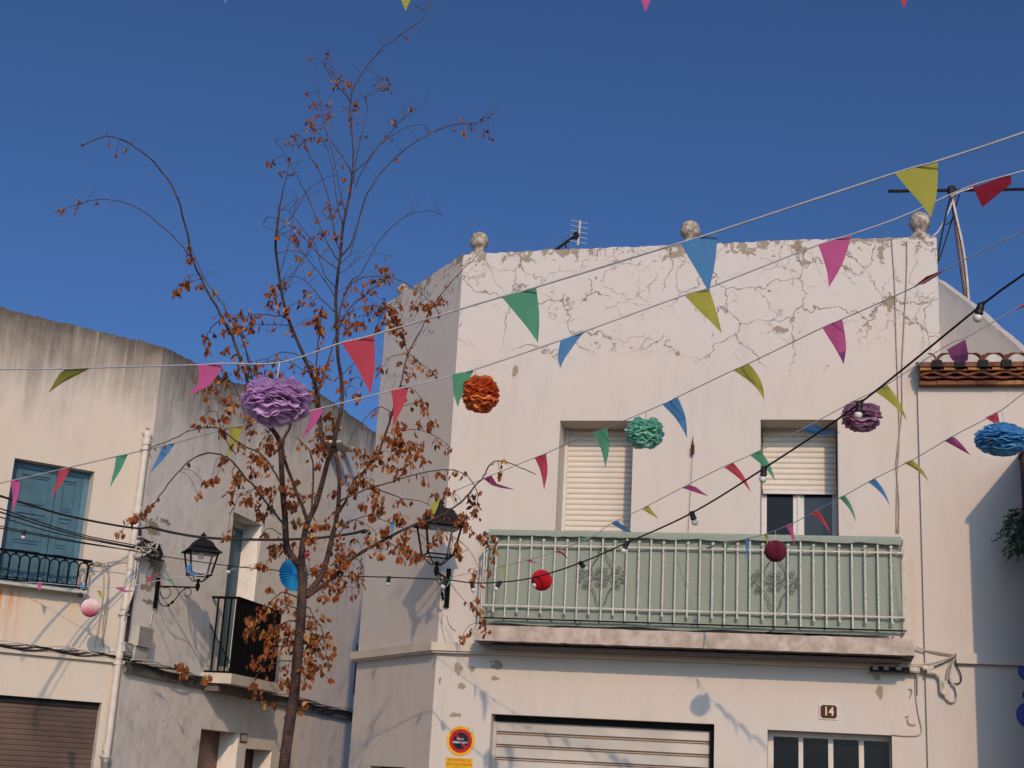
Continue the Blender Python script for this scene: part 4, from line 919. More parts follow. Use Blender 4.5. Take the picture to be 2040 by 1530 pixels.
# pleated paper fan
C0 = at(585, 1144, 12.6); R = 34*12.6/FPX; mb = MB(); nf = 32; X = Vector((.78, .62, 0)).normalized(); Z = Vector((0, 0, 1)); nn_ = X.cross(Z); V = [C0+nn_*.004]
for i in range(nf*2):
    a = math.pi*i/nf; V.append(C0+(X*math.cos(a)+Z*math.sin(a))*R*(1.0 if i % 2 else .95) + nn_*(.020 if i % 2 else -.012))
mb.add(V, [(0, 1+i, 1+(i+1) % (nf*2)) for i in range(nf*2)]); fan = thing('paper_fan', 'round pleated bright blue paper fan behind the tree fork', 'paper fan', C0)
mb.build('pleats', sheet('bright_blue_paper', (.02, .30, .62), .15), fan); mb = MB(); mb.tube([C0+Vector((0, 0, R*.9)), at(583, 1100, 12.6)], .0016, 4); mb.build('string', M_rope, fan)

# ================================================================ festoon lights
def festoon(label, kn, cord, bulbs, r):
    inv = mkinv(kn); pts = spline([(x, y, inv(x)) for x, y in cord], 6); P = [at(x, y, 1/i) for x, y, i in pts]
    root = thing('festoon_lights', label, 'string lights', P[len(P)//2]); mb = MB(); mb.tube(P, r, 6); mb.build('cord', M_cable, root)
    for x, y, dx, dy in bulbs:
        c = at(x, y, 1/inv(x)); d = (CR*dx-CU*dy).normalized()
        mb = MB(); mb.lathe(c-d*.012, [(.010, 0), (.017, .006), (.0185, .03), (.0185, .045), (.021, .048), (.021, .056)], 12, axis=d)
        mb.box(PF, 0, .001, 0, .001, 0, .001) if False else None
        t = (P[1]-P[0]).normalized(); k = min(range(len(P)), key=lambda i: (P[i]-c).length); t = (P[min(k+1, len(P)-1)]-P[max(k-1, 0)]).normalized(); mb.tube([c-t*.03, c-t*.015, c, c+t*.015, c+t*.03], [.007, .010, .013, .010, .007], 8)
        h = mb.build('bulb_holder', M_cable, root, smooth=True)
        mb = MB(); q = c+d*(.044+.020); mb.lathe(q, [(max(.0225*math.sin(math.pi*i/9), .001), -.0225*math.cos(math.pi*i/9)) for i in range(10)], 14, axis=d); mb.build('bulb', M_bulb, h, smooth=True)
    return inv
festoon('long black cord of round white bulbs crossing from upper right to the left wall', [(0, 1/14.6), (270, 1/15.55), (888, 1/12.4), (1060, 1/11.4), (1247, 1/10.0), (1520, 1/8.0), (1950, 1/6.4)],
    [(-60, 1036), (0, 1048), (48, 1058), (140, 1076), (268, 1098), (330, 1109), (455, 1127), (560, 1137), (640, 1146), (775, 1150), (888, 1155), (940, 1161), (996, 1160), (1066, 1150), (1157, 1121), (1247, 1082), (1380, 1021), (1522, 933), (1712, 804), (1958, 606), (2040, 546), (2200, 430)],
    [(1954, 608, -.25, 1), (1712, 803, -.1, 1), (1522, 933, -.1, 1), (1378, 1022, .35, 1), (1250, 1081, -.5, 1), (1156, 1121, .8, 1), (1066, 1150, -.05, 1), (996, 1160, -.6, 1), (940, 1161, .2, 1), (888, 1155, -.4, 1), (775, 1150, -.2, 1), (457, 1127, -.2, 1), (48, 1058, -.15, 1)], .0058)
mb = MB(); c = PB.hit(160, 1186, .17); mb.lathe(c, [(.012, .03), (.026, .02), (.028, -.01), (.022, -.02)], 12); mb.tube([c+Vector((0, 0, .02)), PB.hit(159, 1168, .16)], .004, 4); o = mb.build('bulb_socket', M_cable, None, org=c); tag(o, 'empty black bulb socket hanging under the low balustrade', 'bulb socket')

# ================================================================ cables
def cable(name, label, lines, mat, cat='cable', group=None):
    mb = MB(); p0 = None
    for r, pts, sp in lines:
        P = [Vector(q) for q in (spline([tuple(p) for p in pts], sp) if sp else pts)]; mb.tube(P, r, 5); p0 = p0 or P[0]
    o = mb.build(name, mat, None, org=p0, smooth=True); tag(o, label, cat, group); return o
def AL(l): return [at(x, y, z) for x, y, z in l]
def PW(pl, l, w=.01): return [pl.hit(p[0], p[1], p[2] if len(p) > 2 else w) for p in l]
cable('overhead_cable', 'thickest black cable from upper left to the corner house, passing behind the lantern hood', [(.012, AL([(-40, 975, 12.6), (0, 988, 13), (60, 1006, 13.6), (120, 1024, 14.2), (200, 1041, 15), (270, 1052, 15.6), (300, 1050, 15.9)]), 5), (.016, AL([(300, 1050, 15.9), (340, 1060, 16), (400, 1070, 16.1), (470, 1074, 16.2), (560, 1075, 16.2), (640, 1071, 16.2), (700, 1063, 16.15), (728, 1056, 16.1)]), 5), (.026, AL([(720, 1059, 16.1), (735, 1059, 16.1), (736, 1064, 16.1)]), 0)], M_cable)
cable('telephone_cable', 'bundle of thin black cables over the blue shutters to the drainpipe', [(.0065, AL([(-40, 1000, 12), (0, 1013, 12.5), (150, 1062, 14.2), (268, 1086, 15.5)]), 5), (.008, AL([(-40, 1006, 12), (0, 1020, 12.5), (150, 1066, 14.2), (268, 1090, 15.5)]), 5), (.006, AL([(-40, 1018, 12), (0, 1030, 12.5), (120, 1064, 14), (268, 1092, 15.5)]), 5), (.006, AL([(-40, 1044, 12), (0, 1052, 12.5), (150, 1080, 14.2), (268, 1097, 15.5)]), 5)], M_cable)
V = []
zz = [PB.P(-.02, v, .02) for v in (PB.uv(272, 1052)[1], PB.uv(268, 1090)[1], 4.0, 3.7, 3.4, PB.uv(245, 1300)[1])]
cable('corner_cable', 'black cables running down the corner of the weathered house', [(.017, [PB.P(-.015+.012*math.sin(i*1.7), lerp(zz[0].z, zz[-1].z, i/14), .022) for i in range(15)], 3), (.011, [PB.P(.0, lerp(zz[0].z-.1, zz[-1].z, i/9), .03+.01*math.sin(i*2)) for i in range(10)], 3)], M_cable)
# tangled splice at the corner
mb = MB(); rr = random.Random(3); c = PS.hit(292, 1094, .05)
for k in range(13):
    pts = [tuple(c+PS.ux*rr.uniform(-.3, .35)+Vector((0, 0, rr.uniform(-.10, .10)))+PS.n*rr.uniform(-.02, .08)) for _ in range(6)]; mb.tube([Vector(p) for p in spline(pts, 4)], rr.choice((.007, .009, .012)), 5, rr.choice((0, 1, 1)))
for k in range(5):
    p = c+PS.ux*rr.uniform(-.3, .2)+Vector((0, 0, rr.uniform(-.1, .08)))+PS.n*.03; mb.lathe(p, [(.02, -.05), (.028, -.03), (.028, .03), (.015, .05)], 8, 1, axis=(PS.ux+Vector((0, 0, rr.uniform(-.6, .6)))))
mb.ball(PS.hit(274, 1104, .06), .055, 10, 6, 1)
o = mb.build('cable_splice', [M_cable, M_cablew], None, org=c); tag(o, 'tangle of white and black cable connectors on the grey corner by the drainpipe', 'cable joint')
cable('white_conduit', 'white cables dropping from the tangled connectors down the grey wall', [(.018, PW(PS, [(272, 1105), (268, 1140), (262, 1180), (252, 1220)], .03), 4), (.009, PW(PS, [(276, 1108), (272, 1150), (262, 1190), (246, 1225)], .05), 4)], M_cablew)
cable('lantern_conduit', 'short white conduit from the lantern bracket down to the ribbed box', [(.008, PW(PS, [(304, 1218), (301, 1235), (300, 1246)], .012), 3)], M_cablew)
cable('hanging_wires', 'three looped thin wires hanging beside the low balustrade', [(.0055, PW(PB, [(182, 1122), (196, 1119), (205, 1135), (206, 1180), (198, 1240), (188, 1290)], .03), 5), (.006, PW(PB, [(184, 1121), (204, 1122), (216, 1140), (215, 1170), (213, 1215), (206, 1260), (200, 1288)], .05), 5), (.0055, PW(PB, [(216, 1122), (215, 1180), (205, 1240), (206, 1288)], .03), 5), (.006, PW(PB, [(186, 1122), (210, 1122), (247, 1115), (256, 1119), (262, 1122)], .05), 5), (.008, PW(PB, [(184, 1120), (172, 1134), (167, 1160)], .08), 5)], M_cableg)
# bundled cables along the ledge
Ls = []
for k in range(5):
    pts = []
    for i in range(26):
        u = lerp(-2.2, -.02, i/25); pts.append(PB.P(u, vl1+.025+.018*math.sin(i*.9+k*1.3)+.012*(k-2), .07+.012*math.cos(i*.8+k)))
    pts.append(PS.P(.05, pts[-1].z-.01 + 0, .07))
    Ls.append(((.008, .010, .007, .009, .008)[k], pts, 3))
cable('ledge_cables', 'slack dark cables strung along the ledge of the cream front', Ls[:3], M_cable); 
cable('ledge_rope', 'pale twisted cables along the ledge over the brown garage door', Ls[3:], M_cablew)
Ls = []; Lw = []
for k in range(6):
    pts = []
    for i in range(30):
        u = lerp(.02, s1[0], (i/29)**1.15); v = lerp(s0[1], s1[1], u/s1[0])+.02; pts.append(PS.P(u, v+.02*math.sin(i*.75+k*1.1)+.012*(k-2.5)-(.10*math.exp(-((i-6)/1.6)**2) if k == 2 else 0), .075+.02*math.cos(i*.8+k)))
    (Ls if k < 4 else Lw).append((.010 if k % 2 else .013, pts, 3))
cable('side_ledge_cables', 'thick dark cable bundle sloping along the grey side wall under the balcony', Ls, M_cable); cable('side_ledge_rope', 'white spiral wrapped cable sloping along the grey side wall', Lw, M_cablew)
# corner house: wires
cable('facade_wires', 'two tan wires running down the cracked wall at its right end', [(.006, PW(PF, [(1776, 474), (1782, 560), (1785, 660), (1789, 780), (1792, 870), (1787, 960), (1786, 1062)], .012), 5), (.006, PW(PF, [(1807, 480), (1806, 560), (1801, 650), (1797, 740), (1797, 820), (1788, 900), (1786, 930), (1791, 1000), (1790, 1062)], .015), 5)], M_cableg)
cable('door_wire', 'thin brown wire curving down to the dark paned entrance door', [(.0055, PW(PF, [(1824, 1346), (1824, 1380), (1829, 1420), (1836, 1452), (1832, 1463), (1822, 1466), (1800, 1466), (1778, 1464)], .012), 5), (.006, PW(PF, [(1828, 1344), (1827, 1385)], .02), 0)], M_cableg)
mb = MB(); rr = random.Random(9)
def tb(pts, r, m=0): mb.tube([Vector(p) for p in spline([tuple(p) for p in pts], 5)], r, 6, m)
for k in range(7):
    dy = rr.uniform(-7, 7); tb(PW(PF, [(1803, 1326+dy*.6), (1830, 1330+dy), (1855, 1328+dy), (1880, 1318+dy*.5), (1903, 1307+dy*.2)], .05+.01*k), rr.choice((.007, .009)), rr.choice((0, 0, 1)))
tb(PW(PF, [(1824, 1288), (1850, 1296), (1904, 1305)], .05), .005, 1); tb(PW(PF, [(1824, 1291), (1870, 1303), (1904, 1307)], .05), .005, 1)
tb(PW(PF, [(1850, 1334), (1866, 1345), (1880, 1362), (1880, 1382), (1895, 1398), (1907, 1390), (1904, 1370), (1896, 1362)], .07), .011); tb(PW(PF, [(1856, 1336), (1872, 1350), (1876, 1378), (1884, 1384)], .09), .012)
tb(PW(PF, [(1904, 1322), (1914, 1344), (1914, 1358), (1905, 1362), (1893, 1360), (1890, 1352)], .06), .006, 2); tb(PW(PF, [(1900, 1312), (1890, 1330), (1886, 1352)], .06), .009, 1); tb(PW(PF, [(1904, 1310), (1898, 1322), (1894, 1340), (1896, 1356)], .08), .006)
for x, y, L in ((1815, 1324, 26), (1838, 1330, 22), (1812, 1334, 20), (1847, 1338, 18)):
    p, q = PF.hit(x, y, .09), PF.hit(x+L, y+2, .09); mb.tube([p, q], .026, 8)
o = mb.build('cable_junction', [M_cablew, M_cableg, M_cable], None, org=PF.hit(1850, 1330, .05)); tag(o, 'bundle of cream taped cables and loops at the right end of the balcony slab', 'cable joint')
cable('lantern_wire', 'pale wires dropping from the corner lantern along the corner', [(.006, PW(PF, [(884, 1222), (880, 1240), (884, 1262), (890, 1280)], .012), 4), (.005, PW(PF, [(891, 1224), (896, 1245), (908, 1256)], .012), 4), (.006, PW(PF, [(886, 1190), (882, 1215), (880, 1240)], .03), 4)], M_cablew)
# fixture with spike between the balcony openings
mb = MB(); c = PF.hit(1380, 897, .05); mb.lathe(c, [(.012, -.04), (.018, -.035), (.018, .05), (.010, .06), (.005, .11), (.002, .16)], 8); mb.tube([PF.hit(1380, 905, .001), PF.hit(1381, 905, .05)], .006, 5); mb.tube([c-Vector((0, 0, .04)), PF.hit(1371, 1060, .03)], .0025, 4)
o = mb.build('wall_spike', M_plateb, None, org=c); tag(o, 'small upright spike fitting with a string between the two shuttered openings', 'wall fitting')
mb = MB(); 
for pts in ([(1804, 1428), (1811, 1426)], [(1808, 1432), (1811, 1441), (1818, 1444), (1824, 1443)], [(1811, 1372), (1817, 1374), (1816, 1383), (1813, 1389)]): tb(PW(PF, pts, .02), .005)
o = mb.build('wall_hooks', [M_cableg], None, org=PF.hit(1810, 1430)); tag(o, 'small bent wire hooks on the wall right of the number 14', 'hook')
# meter boxes on the side wall
mb = MB(); a = PS.uv(279, 1246, .10); b = PS.uv(301, 1292, .10); mb.box(PS, a[0]-.0, b[0], b[1], a[1], .002, .10)
for k in range(9): v = lerp(b[1], a[1], (k+.5)/9); mb.box(PS, a[0]-.010, b[0]+.006, v-.007, v+.007, .101, .110)
mb.box(PS, a[0]+.02, b[0]-.02, b[1]-.16, b[1]-.002, .002, .07); o = mb.build('meter_box', M_greyp, None, org=PS.hit(290, 1270)); tag(o, 'beige ribbed electrical box on the grey wall below the lantern bracket', 'electrical box')
mb = MB(); a = PS.uv(250, 1281, .06); b = PS.uv(262, 1301, .06); mb.box(PS, a[0], b[0], b[1], a[1], .002, .06); mb.box(PS, a[0]-.006, b[0]+.006, a[1]+.001, a[1]+.012, .002, .068); o = mb.build('junction_box', M_greyp, None, org=PS.hit(256, 1290)); tag(o, 'smaller plain grey junction box next to the drainpipe', 'electrical box')

# ================================================================ signs with writing
def text(s, size, pl, u, v, w, mat, parent, name='lettering', rot=0, bold=.0, xs=1.0):
    cu = bpy.data.curves.new('t', 'FONT'); cu.body = s; cu.size = size; cu.align_x = 'CENTER'; cu.align_y = 'CENTER'; cu.extrude = .0008; cu.offset = bold; cu.resolution_u = 2
    ob = bpy.data.objects.new('t', cu); COL.objects.link(ob); dg = bpy.context.evaluated_depsgraph_get(); me = bpy.data.meshes.new_from_object(ob.evaluated_get(dg)); bpy.data.objects.remove(ob)
    c, s_ = math.cos(rot), math.sin(rot); mb = MB(); mb.add([pl.P(u+(p.co.x*xs*c-p.co.y*s_), v+(p.co.x*xs*s_+p.co.y*c), w+p.co.z) for p in me.vertices], [tuple(f.vertices) for f in me.polygons])
    return mb.build(name, mat, parent)
u, v = PF.uv(1651, 1418); t = thing('house_number', 'brown and white tile with the number 14 over the entrance door', 'number plate', PF.P(u, v, .002)); hw, hh = .088, .072
mb = MB(); mb.box(PF, u-hw, u+hw, v-hh, v+hh, .001, .012); mb.build('plate', M_plate, t)
mb = MB(); x, y = hw-.012, hh-.010; k = .016
P8 = [(-x+k, -y), (x-k, -y), (x-k*.6, -y+k*.6), (x, -y+k), (x, y-k), (x-k*.6, y-k*.6), (x-k, y), (-x+k, y), (-x+k*.6, y-k*.6), (-x, y-k), (-x, -y+k), (-x+k*.6, -y+k*.6)]
mb.hexa([PF.P(u+a, v+b, .0125) for a, b in P8], [PF.P(u+a, v+b, .014) for a, b in P8]); mb.build('panel', M_plateb, t); text('14', .115, PF, u, v, .0155, M_plate, t, 'digits', bold=.002, xs=.85)
u, v = PF.uv(918, 1476); t = thing('no_parking_sign', 'round yellow, red and black no parking sign with slanted bar', 'sign', PF.P(u, v, .002)); R = 28*14.2/FPX
mb = MB(); mb.lathe(PF.P(u, v, .001), [(R, 0), (R, .006)], 40, axis=PF.n); mb.build('disc', M_syel, t)
mb = MB(); mb.lathe(PF.P(u, v, .0072), [(R*.81, 0), (R*.81, .001)], 40, axis=PF.n); mb.build('red_ring', M_sred, t)
mb = MB(); mb.lathe(PF.P(u, v, .0086), [(R*.57, 0), (R*.57, .001)], 36, axis=PF.n); mb.build('black_centre', M_sblk, t)
mb = MB(); ca, sa = math.cos(rad(-50)), math.sin(rad(-50)); L, w_ = R*.60, R*.085; mb.hexa([PF.P(u+a*ca-b*sa, v+a*sa+b*ca, .0100) for a, b in ((-L, -w_), (L, -w_), (L, w_), (-L, w_))], [PF.P(u+a*ca-b*sa, v+a*sa+b*ca, .0108) for a, b in ((-L, -w_), (L, -w_), (L, w_), (-L, w_))]); mb.build('slanted_bar', M_sred, t)
text('GUAL', .030, PF, u+.0, v+.018, .0125, M_swht, t); text('PERMANENT', .0265, PF, u, v-.016, .0125, M_swht, t, bold=.0006)
wd = "RESERVA DE L'ESPAI"
for i, chh in enumerate(wd):
    if chh == ' ': continue
    a = rad(90+56-112*i/(len(wd)-1)); text(chh, .022, PF, u+R*.90*math.cos(a), v+R*.90*math.sin(a), .0082, M_sbrn, t, rot=a-math.pi/2)
a, b = PF.uv(889, 1509), PF.uv(942, 1512); u0_, u1_ = a[0], b[0]; vt4 = PF.uv(915, 1510)[1]
t = thing('town_plate', 'yellow rectangular town hall plate under the round sign', 'sign', PF.P((u0_+u1_)/2, vt4, .002))
mb = MB(); mb.box(PF, u0_, u1_, vt4-.20, vt4, .001, .006); mb.build('plate', M_syel, t); um_ = (u0_+u1_)/2
text('AJUNTAMENT DE', .030, PF, um_, vt4-.022, .0072, M_sbrn, t); text('GATA DE GORGOS', .034, PF, um_, vt4-.062, .0072, M_sbrn, t, xs=.92); text('Nº 338', .034, PF, um_, vt4-.102, .0072, M_sbrn, t)
mb = MB()
mb.hexa([PF.hit(x, y, .013) for x, y in ((936, 1447), (944, 1448), (943, 1458), (939, 1461), (934, 1456))], [PF.hit(x, y, .02) for x, y in ((936, 1447), (944, 1448), (943, 1458), (939, 1461), (934, 1456))])
o = mb.build('plaster_lump', M_mortar, None, org=PF.hit(940, 1455)); tag(o, 'lump of cement stuck on the upper right rim of the round sign', 'cement lump')
u, v = PS.uv(485, 1470); t = thing('small_number_plate', 'small greenish number plate by the side door of the grey wall', 'number plate', PS.P(u, v, .002)); mb = MB(); mb.box(PS, u-.11, u+.11, v-.06, v+.06, .001, .012); mb.build('plate', M_plateb, t); mb = MB(); mb.box(PS, u-.09, u+.09, v-.045, v+.045, .0125, .014); mb.build('panel', M_greyp, t)

# ================================================================ rooftop antennas
zb = 17.5
t = thing('aerial_mast', 'tall rooftop mast with a long black boom above the tiled eave', 'antenna', at(1926, 600, zb)); mb = MB()
mb.tube([at(1927, 640, zb), at(1925, 597, zb), at(1896, 384, zb)], .030, 8); mb.build('mast', simple('rusty_grey_steel', (.19, .13, .12), .6, .3), t)
mb = MB(); mb.tube([at(1770, 381, zb-.02), at(2040, 377, zb+.05)], .022, 6); mb.box(PF, 0, 0, 0, 0, 0, 0); c = at(1896, 381, zb); mb.lathe(c-Vector((0, 0, .07)), [(.055, 0), (.06, .03), (.06, .12), (.045, .14)], 8)
for x in (1775, 1786): p = at(x, 380, zb); mb.lathe(p-Vector((0, 0, .03)), [(.012, 0), (.03, .02), (.012, .05)], 6)
mb.build('boom', M_cable, t)
mb = MB(); tb([at(x, y, zb-.05) for x, y in ((1898, 400), (1907, 440), (1918, 490), (1925, 540), (1930, 600))], .016, 0); tb([at(x, y, zb-.05) for x, y in ((1899, 398), (1890, 420), (1878, 445), (1868, 462), (1858, 470))], .010, 0); tb([at(x, y, zb-.05) for x, y in ((1894, 392), (1910, 383), (1925, 378), (1938, 374))], .010, 0); mb.build('white_lead', M_rope, t)
mb = MB(); tb([at(x, y, zb-.1) for x, y in ((1892, 396), (1882, 440), (1872, 490), (1866, 530))], .012, 0); tb([at(x, y, zb+.1) for x, y in ((1911, 388), (1896, 440), (1880, 490), (1868, 525))], .010, 0); tb([at(x, y, zb) for x, y in ((1880, 447), (1888, 446), (1894, 441))], .007, 0); mb.build('guy_cable', M_cable, t)
zb = 19
t = thing('roof_aerial', 'small tilted aerial with thin rods behind the cracked parapet', 'antenna', at(1128, 500, zb)); mb = MB()
mb.tube([at(1100, 503, zb), at(1150, 467, zb)], .022, 6); mb.lathe(at(1148, 469, zb)-Vector((0, 0, .05)), [(.04, 0), (.055, .05), (.03, .1)], 8); mb.tube([at(1128, 505, zb), at(1127, 480, zb)], .015, 5); mb.tube([at(1146, 470, zb), at(1153, 458, zb), at(1156, 445, zb)], .014, 5); mb.build('boom', M_cable, t)
mb = MB(); mb.tube([at(1151, 489, zb), at(1156, 440, zb)], .018, 6)
for i, y in enumerate((442, 452, 462, 472, 482)): p = at(1155-i*.9, y, zb); mb.tube([p-Vector((.12, .02, -.01)), p+Vector((.13, .02, -.01))], .004, 4)
for x, y in ((1108, 497), (1118, 490), (1128, 482), (1136, 477)): p = at(x, y, zb); mb.tube([p-Vector((.06, .2, -.03)), p+Vector((.06, .2, .03))], .004, 4)
mb.build('rods', M_greyp, t)
